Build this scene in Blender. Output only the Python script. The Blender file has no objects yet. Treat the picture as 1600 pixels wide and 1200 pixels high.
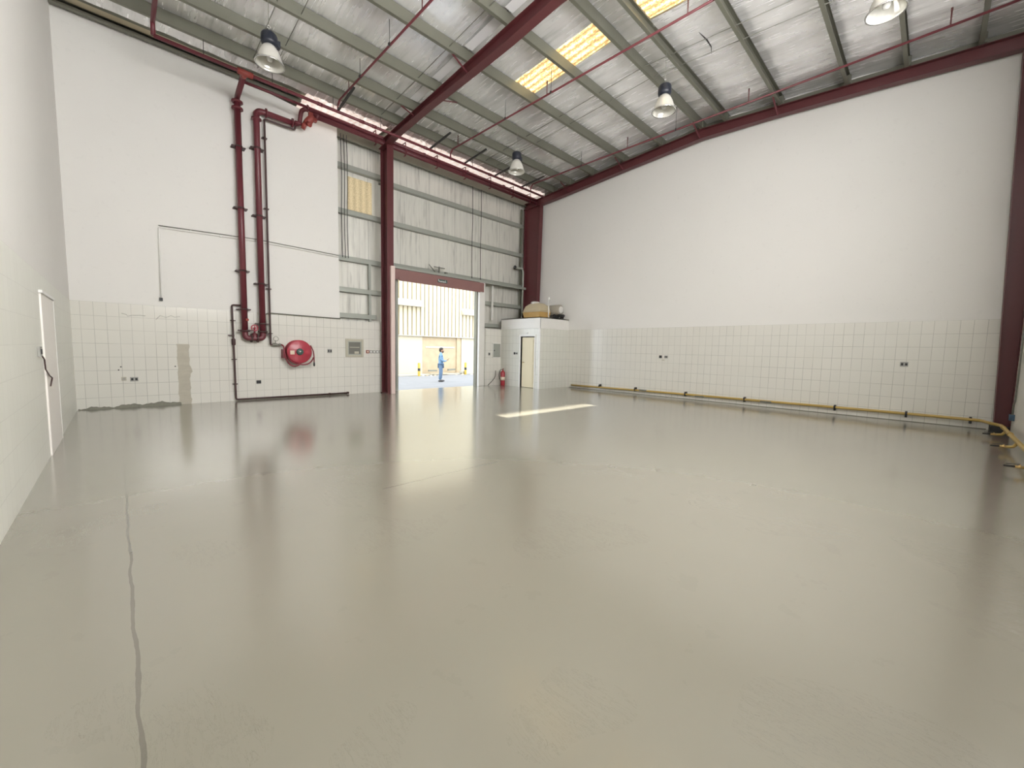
import bpy, bmesh, math, random
from mathutils import Vector, Matrix
random.seed(7)
S = bpy.context.scene
C = S.collection
PI = math.pi
V = Vector

# ------------------------------------------------------------------ room dimensions (metres)
XL, XR = -0.68, 13.37          # side walls
YB, Y0 = -1.20, 12.73          # rear wall, inner face of the masonry at the front
YC = 13.12                     # insulated cladding of the front wall
ZT = 2.35                      # top of the tiled dado
TAN = 0.591                    # sun height
def zb(y): return 8.32 - 0.065*abs(y-5.4)      # underside of the purlins
PD = 0.24                                       # purlin depth

# ------------------------------------------------------------------ materials
def mat(name, col=(.8,.8,.8), rough=.6, metal=0.0, spec=None, emis=None, estr=0.0, coat=0.0):
    m = bpy.data.materials.new(name); m.use_nodes = True
    b = m.node_tree.nodes['Principled BSDF']
    b.inputs['Base Color'].default_value = (*col, 1)
    b.inputs['Roughness'].default_value = rough
    b.inputs['Metallic'].default_value = metal
    if spec is not None: b.inputs['Specular IOR Level'].default_value = spec
    if coat: b.inputs['Coat Weight'].default_value = coat; b.inputs['Coat Roughness'].default_value = .08
    if emis: b.inputs['Emission Color'].default_value = (*emis, 1); b.inputs['Emission Strength'].default_value = estr
    return m
class NT:
    def __init__(s, m): s.t = m.node_tree; s.n = s.t.nodes; s.l = s.t.links; s.b = s.n['Principled BSDF']; s.co = None
    def node(s, kind, **kw):
        n = s.n.new(kind)
        for k, v in kw.items(): setattr(n, k, v)
        return n
    def pos(s):
        if s.co is None: s.co = s.node('ShaderNodeNewGeometry').outputs['Position']
        return s.co
    def xyz(s):
        n = s.node('ShaderNodeSeparateXYZ'); s.l.new(s.pos(), n.inputs[0]); return n.outputs
    def m(s, op, a, b=None, c=None, clamp=False):
        n = s.node('ShaderNodeMath', operation=op, use_clamp=clamp)
        for i, v in enumerate((a, b, c)):
            if v is None: continue
            if isinstance(v, (int, float)): n.inputs[i].default_value = v
            else: s.l.new(v, n.inputs[i])
        return n.outputs[0]
    def scale(s, vec):
        n = s.node('ShaderNodeVectorMath', operation='MULTIPLY'); s.l.new(s.pos(), n.inputs[0]); n.inputs[1].default_value = vec; return n.outputs[0]
    def noise(s, sc, detail=3, vec=None, rough=.5, dist=0):
        n = s.node('ShaderNodeTexNoise'); n.inputs['Scale'].default_value = sc; n.inputs['Detail'].default_value = detail
        n.inputs['Roughness'].default_value = rough; n.inputs['Distortion'].default_value = dist
        s.l.new(vec if vec is not None else s.pos(), n.inputs['Vector']); return n.outputs['Fac']
    def ramp(s, f, stops):
        n = s.node('ShaderNodeValToRGB'); s.l.new(f, n.inputs[0]); e = n.color_ramp.elements
        while len(e) < len(stops): e.new(.5)
        for i, (p, c) in enumerate(stops):
            e[i].position = p; e[i].color = (*c, 1) if len(c) == 3 else c
        return n.outputs[0]
    def mix(s, f, a, b):
        n = s.node('ShaderNodeMix', data_type='RGBA')
        for i, v in ((0, f), (6, a), (7, b)):
            if isinstance(v, (int, float)): n.inputs[i].default_value = v
            elif isinstance(v, tuple): n.inputs[i].default_value = (*v, 1)
            else: s.l.new(v, n.inputs[i])
        return n.outputs[2]
    def color(s, c): s.l.new(c, s.b.inputs['Base Color'])
    def bump(s, h, strength=.2, dist=.01):
        n = s.node('ShaderNodeBump'); n.inputs['Strength'].default_value = strength; n.inputs['Distance'].default_value = dist
        s.l.new(h, n.inputs['Height']); s.l.new(n.outputs[0], s.b.inputs['Normal']); return n
    def line(s, coord, period, offset, width):
        # 1 on a thin line every PERIOD metres
        a = s.m('PINGPONG', s.m('SUBTRACT', coord, offset), period/2)
        return s.m('LESS_THAN', a, width/2)
    def box(s, c, lo, hi, soft=.0):
        a = s.m('MULTIPLY', s.m('GREATER_THAN', c, lo), s.m('LESS_THAN', c, hi)); return a

def plaster(name, axis, tile=True, base=(.80,.79,.765), tilecol=(.75,.745,.70), grout=(.40,.40,.37), off=0.06, big=False, gw=.007):
    m = mat(name, base, .7); t = NT(m); o = t.xyz()
    h = o[0] if axis == 'x' else o[1]; z = o[2]
    n1 = t.noise(.7, 4); n2 = t.noise(9, 4)
    up = t.mix(t.m('MULTIPLY', n1, .55), base, tuple(c*.93 for c in base))
    up = t.mix(t.m('MULTIPLY', t.m('GREATER_THAN', n2, .66), .25), up, tuple(c*.9 for c in base))
    if not tile:
        t.color(up); t.bump(n2, .12, .02); return m
    gh = t.line(z, .3, .25, gw); gv = t.line(h, .2, off, gw)
    g = t.m('MAXIMUM', gh, gv)
    # grout is painted over here and there
    fade = t.m('MULTIPLY', g, t.m('MULTIPLY', t.ramp(t.noise(1.3, 3), [(.35, (.5,)*3), (.60, (1,)*3)]), .95 if not big else .3))
    tn = t.node('ShaderNodeTexWhiteNoise', noise_dimensions='2D')
    cv = t.node('ShaderNodeCombineXYZ')
    t.l.new(t.m('FLOOR', t.m('DIVIDE', t.m('SUBTRACT', h, off), .2)), cv.inputs[0]); t.l.new(t.m('FLOOR', t.m('DIVIDE', t.m('SUBTRACT', z, .25), .3)), cv.inputs[1])
    t.l.new(cv.outputs[0], tn.inputs['Vector'])
    tc = t.mix(t.m('MULTIPLY', tn.outputs['Value'], .5), tilecol, tuple(c*.94 for c in tilecol))
    tc = t.mix(t.m('MULTIPLY', n1, .35), tc, (.70,.66,.58))
    dado = t.mix(fade, tc, grout)
    isd = t.m('LESS_THAN', z, ZT)
    t.color(t.mix(isd, up, dado))
    r = t.node('ShaderNodeMix', data_type='FLOAT'); t.l.new(isd, r.inputs[0]); r.inputs[2].default_value = .75; r.inputs[3].default_value = .16 if not big else .35
    t.l.new(r.outputs[0], t.b.inputs['Roughness'])
    hh = t.m('SUBTRACT', t.m('MULTIPLY', n2, .35), t.m('MULTIPLY', t.m('MULTIPLY', g, isd), .5))
    t.bump(hh, .25, .006)
    return m

M = {}
M['wall_f'] = plaster('painted masonry and tile, front', 'x', off=.06)
M['wall_r'] = plaster('painted masonry and tile, right', 'y', off=.04)
M['wall_l'] = plaster('painted masonry and tile, left', 'y', off=.0, big=True, tilecol=(.76,.775,.72))
M['plain'] = plaster('white painted plaster', 'x', tile=False)
M['hut_x'] = plaster('tile on the washroom, front', 'x', off=.05, tilecol=(.68,.69,.64))
M['hut_y'] = plaster('tile on the washroom, side', 'y', off=.03, tilecol=(.68,.69,.64))

# floor: glossy beige resin coat with joints, scratches, stains
m = mat('glossy beige floor coat', (.47,.445,.375), .16); t = NT(m); o = t.xyz(); M['floor'] = m
n1 = t.noise(.35, 4); n2 = t.noise(3.2, 5, rough=.6); n3 = t.noise(45, 3)
base = t.mix(n1, (.252,.237,.188), (.224,.211,.167))
base = t.mix(t.m('MULTIPLY', t.m('GREATER_THAN', n2, .64), .10), base, (.16,.15,.12))
wob = t.m('MULTIPLY', t.m('SUBTRACT', t.noise(2.2, 4), .5), .05)
jx = t.m('ABSOLUTE', t.m('ADD', o[0], wob))
wid = t.m('ADD', t.m('MULTIPLY', t.noise(4, 3), .012), .002)
joint = t.m('MULTIPLY', t.m('LESS_THAN', jx, wid), t.m('LESS_THAN', o[1], 10.4))
jy = t.m('ABSOLUTE', t.m('ADD', t.m('SUBTRACT', o[1], 3.95), wob))
joint2 = t.m('MULTIPLY', t.m('LESS_THAN', jy, .010), t.box(o[0], 1.95, 3.6))
js = t.m('MAXIMUM', joint, joint2)
# fine scratches
sv = t.scale((6, 1.1, 1)); sc = t.noise(3.0, 6, sv, .75, 1.5)
scr = t.m('MULTIPLY', t.m('LESS_THAN', t.m('ABSOLUTE', t.m('SUBTRACT', sc, .5)), .004), t.m('GREATER_THAN', t.noise(.8, 2), .56))
base = t.mix(t.m('MULTIPLY', scr, .5), base, (.11,.10,.08))
t.color(t.mix(t.m('MULTIPLY', js, .6), base, (.09,.085,.07)))
t.l.new(t.m('ADD', t.m('MULTIPLY', n2, .05), .18), t.b.inputs['Roughness'])
hh = t.m('ADD', t.m('ADD', t.m('MULTIPLY', n3, .02), t.m('MULTIPLY', t.noise(5, 4), .36)), t.m('MULTIPLY', js, -.5))
hh = t.m('SUBTRACT', hh, t.m('MULTIPLY', scr, .04))
t.bump(hh, .24, .012)
t.b.inputs['Specular IOR Level'].default_value = 1.0; t.b.inputs['Coat Weight'].default_value = .7; t.b.inputs['Coat Roughness'].default_value = .15

# foil-faced insulation
def foil(name, stretch, base=(.98,.985,1.0), metal=.42, rough=.26, bs=.5, seam=None):
    m = mat(name, base, rough, metal); t = NT(m); o = t.xyz()
    big = t.noise(1.6, 2, t.scale(stretch), .5, .2); fine = t.noise(5, 2, t.scale(stretch), .5, .0); cr = t.noise(38, 3)
    c = t.ramp(t.m('ADD', t.m('MULTIPLY', fine, .6), t.m('MULTIPLY', big, .4)), [(.30, tuple(x*.68 for x in base)), (.46, tuple(x*.95 for x in base)), (.60, base)])
    if seam:
        ln = t.line(o[0], seam, .3, .018); c = t.mix(t.m('MULTIPLY', ln, .55), c, (.25,.25,.24))
        rb = t.line(o[0], .19, .05, .02); c = t.mix(t.m('MULTIPLY', rb, .13), c, (.2,.2,.2))
    t.color(c)
    t.l.new(t.m('ADD', t.m('MULTIPLY', fine, .16), rough-.08), t.b.inputs['Roughness'])
    rib = t.m('PINGPONG', o[0], .1)
    h = t.m('ADD', t.m('MULTIPLY', big, 1.2), t.m('ADD', t.m('MULTIPLY', fine, .30), t.m('MULTIPLY', rib, 1.1)))
    t.bump(h, bs, .024)
    return m
M['foil_roof'] = foil('crinkled silver foil insulation on the roof', (2.0, .28, 1))
M['foil_wall'] = foil('silver foil insulation on the wall', (2.6, 1, .28), (.74,.735,.68), .25, .52, .5, seam=1.15)
M['white_lining'] = mat('smooth pale lining', (.86,.86,.88), .35)

def painted(name, col, rough=.45, var=.18, metal=0, scale=6):
    m = mat(name, col, rough, metal); t = NT(m); n = t.noise(scale, 4)
    t.color(t.mix(t.m('MULTIPLY', n, var*2), col, tuple(c*.6 for c in col))); t.bump(t.noise(60, 2), .08, .003); return m
M['maroon'] = painted('maroon steel paint', (.118,.030,.034), .42)
M['maroon_pipe'] = painted('maroon pipe paint', (.15,.030,.040), .38)  # slightly redder maroon for pipes, braces and hangers
M['red'] = painted('orange red pipe primer', (.30,.055,.045), .5)
M['galv'] = painted('greenish galvanised steel', (.20,.20,.16), .45, .15, .35)
M['galv_light'] = painted('pale galvanised steel', (.40,.42,.38), .45, .12, .3)
M['dark_pipe'] = painted('dark brown small pipe', (.07,.035,.035), .5)
M['grey_pipe'] = painted('grey conduit', (.22,.22,.19), .5)
M['white_paint'] = painted('white gloss paint', (.78,.77,.74), .35, .06)
M['door_white'] = painted('pinkish white door paint', (.86,.83,.79), .5, .03)
M['cream'] = painted('cream door paint', (.74,.66,.46), .4, .05)
M['hose_red'] = painted('bright red gloss paint', (.42,.045,.07), .28, .06)
M['hose'] = painted('dark red rubber hose', (.22,.03,.045), .5, .08)
M['black'] = painted('black plastic', (.022,.022,.024), .5, .05)
M['navy'] = painted('blue black enamel', (.018,.022,.035), .35, .05)
M['steel'] = mat('bright steel', (.7,.7,.7), .25, .9)
M['yellow'] = painted('yellow gas pipe paint', (.52,.36,.10), .4, .15, scale=3)
M['yellow_bright'] = painted('safety yellow', (.50,.34,.04), .45, .06)
M['brass'] = mat('brass', (.6,.42,.18), .3, .8)
M['tank_top'] = painted('pale beige fibreglass', (.56,.48,.32), .4, .1)
M['tank_bottom'] = painted('golden fibreglass', (.52,.33,.11), .4, .1)
M['tank_grey'] = painted('weathered grey beige cylinder', (.40,.37,.31), .45, .15)
M['grey_plastic'] = painted('grey switch plastic', (.36,.36,.34), .5, .05)
M['white_plastic'] = mat('white plastic', (.8,.8,.78), .35)
M['dark_glass'] = mat('dim glass', (.20,.20,.18), .08)
M['concrete'] = painted('bare cement render', (.54,.51,.43), .85, .22, scale=9)
M['concrete_dark'] = painted('broken dark mortar', (.24,.24,.20), .9, .3, scale=14)
M['beige_frame'] = painted('beige aluminium', (.50,.48,.39), .4, .05)
M['shade'] = mat('lamp glass reflector', (.80,.79,.74), .12, .35)
NT(M['shade']).b.inputs['Alpha'].default_value = 1
M['shutter'] = painted('dusty maroon shutter steel', (.27,.14,.13), .5, .1)
M['pink_post'] = painted('pale pink painted post', (.72,.58,.54), .5, .05)
M['asphalt'] = painted('pale grey yard concrete', (.27,.27,.28), .9, .3, scale=3)
M['sand'] = painted('sandy rubble', (.48,.40,.28), .9, .3, scale=12)
M['opp_plaster'] = painted('pale yellow render', (.56,.50,.38), .85, .06, scale=1.5)
M['opp_stain'] = painted('stained sandstone render', (.55,.43,.28), .9, .42, scale=2.6)
M['opp_sheet'] = painted('cream profiled sheet', (.54,.475,.34), .5, .04)
M['opp_hood'] = painted('cream hood', (.62,.56,.43), .5, .03)
M['skin'] = mat('skin', (.35,.2,.13), .5)
M['hair'] = mat('dark hair', (.03,.022,.018), .7)
M['shirt'] = painted('light blue work shirt', (.17,.30,.46), .8, .12)
M['trousers'] = painted('blue work trousers', (.13,.21,.33), .8, .1)
M['shoe'] = mat('dark shoes', (.05,.045,.045), .6)
M['ext_red'] = painted('extinguisher red', (.34,.022,.035), .3, .05)
M['teal'] = mat('grey green reel hub', (.05,.10,.09), .4)
M['paper'] = mat('pale paper label', (.75,.62,.5), .7)
M['rope'] = mat('black cable', (.03,.03,.03), .6)

# glowing sheeting: amber roof and wall lights, eave gap, added fill
def glow(name, cols, strength, axis='x', period=.19, sp=24, k=.55):
    m = mat(name, cols[0], .4); t = NT(m); o = t.xyz(); h = o[0] if axis == 'x' else o[1]
    w = t.m('PINGPONG', h, period/2); w = t.m('DIVIDE', w, period/2)
    n = t.noise(sp, 4, t.scale((1, .6, 1)), .7, .5)
    f = t.m('ADD', t.m('ADD', t.m('MULTIPLY', w, k), (.55-k)*.5), t.m('MULTIPLY', t.m('SUBTRACT', n, .5), 1.5), clamp=True)
    c = t.ramp(f, [(0, cols[2]), (.32, cols[1]), (.58, cols[0]), (1, cols[0])])
    t.color(c); t.l.new(c, t.b.inputs['Emission Color']); t.b.inputs['Emission Strength'].default_value = strength
    return m
SKY_E, ROOF_FILL_E, REAR_FILL_E = 1.0, 3.5, 9.8
M['skylight'] = glow('amber translucent roof sheet', [(1,.88,.52), (.62,.42,.17), (.30,.17,.06)], SKY_E)
M['roof_fill'] = glow('added glowing roof fill sheet', [(1,.985,.95), (1,.98,.94), (.9,.88,.84)], ROOF_FILL_E)
M['rear_fill'] = glow('added glowing rear wall fill sheet', [(1,.985,.965), (1,.98,.96), (.92,.90,.88)], REAR_FILL_E, period=.2, sp=6)
M['eave_glow'] = glow('pale pink glow in the eave gap', [(1,.93,.87), (.80,.68,.61), (.50,.41,.37)], .66, period=.2, sp=7, k=.15)
M['wall_glow'] = glow('amber translucent wall sheet', [(.58,.50,.33), (.50,.41,.25), (.30,.24,.14)], .36, period=.2, sp=42, k=.25)

# ------------------------------------------------------------------ mesh helper
class MB:
    def __init__(s): s.v = []; s.f = []; s.sm = []
    def add(s, vs, fs, smooth=False):
        b = len(s.v); s.v += [tuple(v) for v in vs]
        for f in fs: s.f.append([b+i for i in f]); s.sm.append(smooth)
        return s
    def box(s, a, b):
        x0,y0,z0 = a; x1,y1,z1 = b
        if x0 > x1: x0,x1 = x1,x0
        if y0 > y1: y0,y1 = y1,y0
        if z0 > z1: z0,z1 = z1,z0
        return s.add([(x0,y0,z0),(x1,y0,z0),(x1,y1,z0),(x0,y1,z0),(x0,y0,z1),(x1,y0,z1),(x1,y1,z1),(x0,y1,z1)],
                     [(0,3,2,1),(4,5,6,7),(0,1,5,4),(1,2,6,5),(2,3,7,6),(3,0,4,7)])
    def bar(s, p, q, w, h, up=(0,0,1)):
        p, q = V(p), V(q); d = (q-p).normalized(); up = V(up)
        sx = d.cross(up)
        if sx.length < 1e-4: sx = d.cross(V((1,0,0)))
        sx.normalize(); sz = sx.cross(d).normalized()
        vs = [c + sx*a*w/2 + sz*b*h/2 for c in (p, q) for a, b in ((-1,-1),(1,-1),(1,1),(-1,1))]
        return s.add(vs, [(0,1,2,3),(7,6,5,4),(0,4,5,1),(1,5,6,2),(2,6,7,3),(3,7,4,0)])
    def tube(s, pts, r, n=12, cap=True):
        pts = [V(p) for p in pts]; rs = r if isinstance(r, (list, tuple)) else [r]*len(pts)
        prev = None; rings = []
        for i, p in enumerate(pts):
            d = (pts[min(i+1, len(pts)-1)] - pts[max(i-1, 0)])
            d = d.normalized() if d.length > 1e-9 else V((0,0,1))
            if prev is None:
                a = d.cross(V((0,0,1)))
                if a.length < 1e-3: a = d.cross(V((1,0,0)))
            else: a = prev - d*prev.dot(d)
            a.normalize(); prev = a; b = d.cross(a)
            rings.append([p + (a*math.cos(2*PI*k/n) + b*math.sin(2*PI*k/n))*rs[i] for k in range(n)])
        vs = [v for R_ in rings for v in R_]; fs = []
        for i in range(len(pts)-1):
            for k in range(n):
                k2 = (k+1) % n; fs.append((i*n+k, i*n+k2, (i+1)*n+k2, (i+1)*n+k))
        s.add(vs, fs, True)
        if cap:
            b = len(s.v) - len(vs)
            s.f.append([b+k for k in range(n)][::-1]); s.sm.append(False)
            s.f.append([b+(len(pts)-1)*n+k for k in range(n)]); s.sm.append(False)
        return s
    def lathe(s, prof, c, axis='z', n=28, close=False):
        vs = []; fs = []
        for (r, h) in prof:
            for k in range(n):
                a = 2*PI*k/n; x, y = r*math.cos(a), r*math.sin(a)
                p = {'z': (x, y, h), 'y': (x, h, y), 'x': (h, x, y)}[axis]
                vs.append((c[0]+p[0], c[1]+p[1], c[2]+p[2]))
        for i in range(len(prof)-1):
            for k in range(n):
                k2 = (k+1) % n; q = (i*n+k, i*n+k2, (i+1)*n+k2, (i+1)*n+k)
                fs.append(q if axis != 'y' else q[::-1])
        return s.add(vs, fs, True)
    def prism(s, poly, axis, a, b):
        # POLY: outline in the two other axes (x,z for 'y'; y,z for 'x'; x,y for 'z')
        def P(u, w, t): return {'y': (u, t, w), 'x': (t, u, w), 'z': (u, w, t)}[axis]
        n = len(poly); vs = [P(u, w, a) for u, w in poly] + [P(u, w, b) for u, w in poly]
        fs = [tuple(range(n))[::-1], tuple(range(n, 2*n))] + [(i, (i+1) % n, n+(i+1) % n, n+i) for i in range(n)]
        return s.add(vs, fs)

def wloc(o):
    p = V((0,0,0))
    while o is not None: p += o.location; o = o.parent
    return p
def O(name, mb, material, parent=None, bevel=0, loc=None):
    off = wloc(parent) if parent else V((0,0,0))
    me = bpy.data.meshes.new(name)
    me.from_pydata([V(v)-off for v in mb.v], [], mb.f); me.update()
    for p, sm in zip(me.polygons, mb.sm): p.use_smooth = sm
    bm = bmesh.new(); bm.from_mesh(me); bmesh.ops.recalc_face_normals(bm, faces=bm.faces); bm.to_mesh(me); bm.free()
    o = bpy.data.objects.new(name, me); C.objects.link(o); o.data.materials.append(M[material] if isinstance(material, str) else material)
    if parent: o.parent = parent
    if bevel:
        b = o.modifiers.new('edge', 'BEVEL'); b.width = bevel; b.segments = 2; b.limit_method = 'ANGLE'
    return o
def tag(o, label, cat, group=None):
    o['label'] = label; o['category'] = cat
    if group: o['group'] = group
    return o
def thing(name, label, cat, loc=(0,0,0), group=None):
    o = bpy.data.objects.new(name, None); C.objects.link(o); o.location = loc; o.empty_display_size = .1
    return tag(o, label, cat, group)
def struct(name, mb, material, parent=None, bevel=0):
    o = O(name, mb, material, parent, bevel)
    if parent is None: o['kind'] = 'structure'
    return o
def copy_tree(o, off=(0,0,0), parent=None):
    c = o.copy(); C.objects.link(c)
    if parent is None: c.location = o.location + V(off)
    else: c.parent = parent
    for ch in list(o.children): copy_tree(ch, parent=c)
    return c
def bend(pts, r=.08, n=5):
    # rounds the corners of a polyline
    P = [V(p) for p in pts]; out = [P[0]]
    for i in range(1, len(P)-1):
        a, b, c = P[i-1], P[i], P[i+1]
        u = (a-b); w = (c-b); k = min(r, u.length*.45, w.length*.45); u.normalize(); w.normalize()
        s0, s1 = b+u*k, b+w*k
        for j in range(n+1):
            t_ = j/n; out.append(s0*(1-t_)**2 + b*2*t_*(1-t_) + s1*t_**2)
    out.append(P[-1]); return out
def wobble(x, y=0.0, s=1.0):
    return math.sin(x*3.1*s+y*1.7)*.5 + math.sin(x*7.3*s-y*4.1+1.3)*.3 + math.sin(x*17.0*s+y*9.0)*.2

# ------------------------------------------------------------------ camera
f = 635.51
yaw, pitch, roll = map(math.radians, (44.127, 4.8365, 1.1818))
fw = V((math.sin(yaw)*math.cos(pitch), math.cos(yaw)*math.cos(pitch), -math.sin(pitch)))
rt = V((math.cos(yaw), -math.sin(yaw), 0)); up = rt.cross(fw)
rt2 = rt*math.cos(roll) + up*math.sin(roll); up2 = up*math.cos(roll) - rt*math.sin(roll)
cam = bpy.data.cameras.new('camera'); co = bpy.data.objects.new('camera', cam); C.objects.link(co)
mw = Matrix.Identity(4)
for i in range(3): mw[i][0] = rt2[i]; mw[i][1] = up2[i]; mw[i][2] = -fw[i]
mw.translation = V((0, 0, 1.5)); co.matrix_world = mw
cam.sensor_width = 36; cam.lens = f/1600*36; cam.clip_start = .05; cam.clip_end = 300
S.camera = co

# ================================================================== SETTING
# floor
struct('floor', MB().box((XL-.3, YB-.3, -.15), (XR+.3, 12.95, 0)), 'floor')
# left wall with the painted-over door panel
struct('wall_left', MB().box((XL-.25, YB-.3, 0), (XL, Y0+.3, 8.9)), 'wall_l')
d = struct('door_1', MB().box((XL-.01, 7.86, 0), (XL+.018, 9.22, 2.085)), 'door_white', bevel=.004)
O('door_head', MB().box((XL-.01, 7.84, 2.09), (XL+.035, 9.24, 2.125)), 'white_plastic', d)
O('door_edge', MB().box((XL-.01, 9.225, 0), (XL+.022, 9.245, 2.085)), 'white_plastic', d)
# front masonry wall: full height, then a low dado wall
struct('wall_front', MB().prism([(XL-.2,0),(6.42,0),(6.42,2.30),(4.94,2.28),(4.94,7.94),(2.4,8.19),(XL-.2,8.27)], 'y', Y0, YC-.03), 'wall_f')
struct('wall_front_low', MB().box((10.80, Y0, 0), (XR, YC-.03, 2.33)), 'wall_f')
# right wall, rear wall
struct('wall_right', MB().box((XR, YB-.3, 0), (XR+.25, YC+.2, 9.0)), 'wall_r')
# rear wall, with glowing sheets added out of view to light the room
bw = MB()
GX0, GX1, GZ0, GZ1 = .9, 6.4, 3.6, 7.1
HX_0, HX_1, HZ_0 = 6.7, 8.3, 4.4
bw.box((XL-.25, YB-.25, 0), (GX0, YB, 8.9)).box((GX1, YB-.25, 0), (HX_0, YB, 8.9)).box((HX_1, YB-.25, 0), (XR+.25, YB, 8.9)).box((HX_0, YB-.25, 0), (HX_1, YB, HZ_0)).box((HX_0, YB-.25, GZ1), (HX_1, YB, 8.9)).box((GX0, YB-.25, GZ1), (GX1, YB, 8.9)).box((GX0, YB-.25, 0), (GX1, YB, GZ0))
struct('wall_rear', bw, 'plain')
struct('fill_sheet_2', MB().box((GX0, YB-.06, GZ0), (GX1, YB-.03, GZ1)), 'rear_fill')
struct('fill_sheet_3', MB().box((HX_0, YB-.06, HZ_0), (HX_1, YB-.03, GZ1)), 'rear_fill')
# front cladding, foil faced
cl = MB()
def clad(x0, x1, z0, z1, nx=24):
    # softly quilted between the girts
    n = max(2, int((x1-x0)/.12)); k = max(2, int((z1-z0)/.2)); vs = []; fs = []
    for j in range(k+1):
        for i in range(n+1):
            x = x0+(x1-x0)*i/n; z = z0+(z1-z0)*j/k
            vs.append((x, YC - .012*wobble(x*1.6, z*.5) - .006*wobble(x*4, z), z))
    for j in range(k):
        for i in range(n): a = j*(n+1)+i; fs.append((a, a+1, a+n+2, a+n+1))
    cl.add(vs, fs, True)
clad(4.6, 6.9, 2.2, 5.62); clad(4.6, 5.38, 5.62, 6.78); clad(6.17, 6.9, 5.62, 6.78); clad(4.6, 6.9, 6.78, 8.25)
clad(6.9, 10.62, 4.02, 8.25); clad(10.62, XR, 2.2, 8.25)
struct('wall_front_cladding', cl, 'foil_wall')
struct('wall_front_outer', MB().box((XL, YC+.06, 7.2), (XR+.2, YC+.12, 8.3)).box((4.4, YC+.06, 0), (6.9, YC+.12, 5.6)).box((4.4, YC+.06, 6.8), (6.9, YC+.12, 7.3)).box((4.4, YC+.06, 5.5), (5.3, YC+.12, 6.9)).box((6.2, YC+.06, 5.5), (6.9, YC+.12, 6.9))
       .box((6.9, YC+.06, 4.02), (10.62, YC+.12, 7.3)).box((10.62, YC+.06, 0), (XR+.2, YC+.12, 7.3)), 'galv')
w1 = struct('window_1', MB().box((5.38, YC-.02, 5.62), (6.17, YC+.0, 6.78)), 'wall_glow')

# roof sheets with foil insulation (openings for the roof lights)
SX0, SX1 = 7.67, 8.42
RL = [(5.50, 8.03), (1.6, 4.70)]
def zs(y): return zb(y) + PD + .01
rf = MB()
def sheet(x0, x1, y0, y1, mbx, amp=1.0, dz=0.0):
    n = max(1, int(round((x1-x0)/.11))); k = max(1, int(round((y1-y0)/.16))); vs = []; fs = []
    for j in range(k+1):
        for i in range(n+1):
            x = x0+(x1-x0)*i/n; y = y0+(y1-y0)*j/k
            w = amp*(.010*math.sin(x*7.9+.6*math.sin(y*.9)) + .008*math.sin(x*3.1-y*.7) + .010*math.sin(y*4.6+x*.4))
            vs.append((x, y, zs(y)+w*.8+dz))
    for j in range(k):
        for i in range(n): a = j*(n+1)+i; fs.append((a, a+1, a+n+2, a+n+1))
    mbx.add(vs, fs, True)
for x0, x1, ys in ((XL-.1, SX0, [(YB-.1, 12.05)]), (SX1, XR+.1, [(YB-.1, 12.05)]), (SX0, SX1, [(YB-.1, 1.6), (4.70, 5.50), (8.03, 12.05)])):
    for y0, y1 in ys:
        if x0 < 1 < x1:   # gaps for the unseen fill sheets added near the rear
            sheet(x0, 1.4, y0, y1, rf); sheet(1.4, 2.3, 3.2, y1, rf); sheet(2.3, 4.6, y0, y1, rf); sheet(4.6, 5.5, 3.2, y1, rf); sheet(5.5, x1, y0, y1, rf)
        else: sheet(x0, x1, y0, y1, rf)
struct('ceiling', rf, 'foil_roof')
# outer roof skin that keeps the sun out
ro = MB()
for x0, x1, ys in ((XL-.4, 1.4, [(YB-.3, 12.5)]), (1.4, 2.3, [(3.2, 12.5)]), (2.3, 4.6, [(YB-.3, 12.5)]), (4.6, 5.5, [(3.2, 12.5)]), (5.5, SX0, [(YB-.3, 12.5)]), (SX1, XR+.4, [(YB-.3, 12.5)]), (SX0, SX1, [(YB-.3, 1.6), (4.7, 5.5), (8.03, 12.5)])):
    for y0, y1 in ys:
        br = [y0] + ([5.4] if y0 < 5.4 < y1 else []) + [y1]
        for a, b in zip(br, br[1:]):
            ro.prism([(a, zs(a)+.10), (b, zs(b)+.10), (b, zs(b)+.16), (a, zs(a)+.16)], 'x', x0, x1)
struct('roof_skin', ro, 'opp_sheet')
# corrugated roof lights
def corr(x0, x1, y0, y1, mbx, dz=.03, per=.19, a=.02):
    n = int((x1-x0)/(per/8)); vs = []; fs = []
    for j, y in enumerate((y0, y1)):
        for i in range(n+1):
            x = x0+(x1-x0)*i/n; vs.append((x, y, zs(y)+dz+a*math.sin(2*PI*x/per)))
    for i in range(n): fs.append((i, i+1, n+2+i, n+1+i))
    mbx.add(vs, fs, True)
tag(O('roof_light', (lambda b: (corr(SX0-.02, SX1+.02, 5.48, 8.05, b), b)[1])(MB()), 'skylight'), 'amber glowing corrugated roof light between the middle rafter and the ridge', 'skylight', None)
tag(O('roof_light', (lambda b: (corr(SX0-.02, SX1+.02, 1.58, 4.72, b), b)[1])(MB()), 'skylight'), 'amber glowing corrugated roof light on the far slope beyond the ridge purlins', 'skylight', None)
for x0 in (1.38, 4.58):  # glowing sheets added out of view to brighten the hall
    b = MB(); corr(x0, x0+.94, YB-.05, 3.22, b)
    tag(O('roof_light', b, 'roof_fill'), 'added glowing corrugated fill sheet above the rear end of the hall', 'skylight', 'added fill sheets over the rear of the hall')
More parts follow.
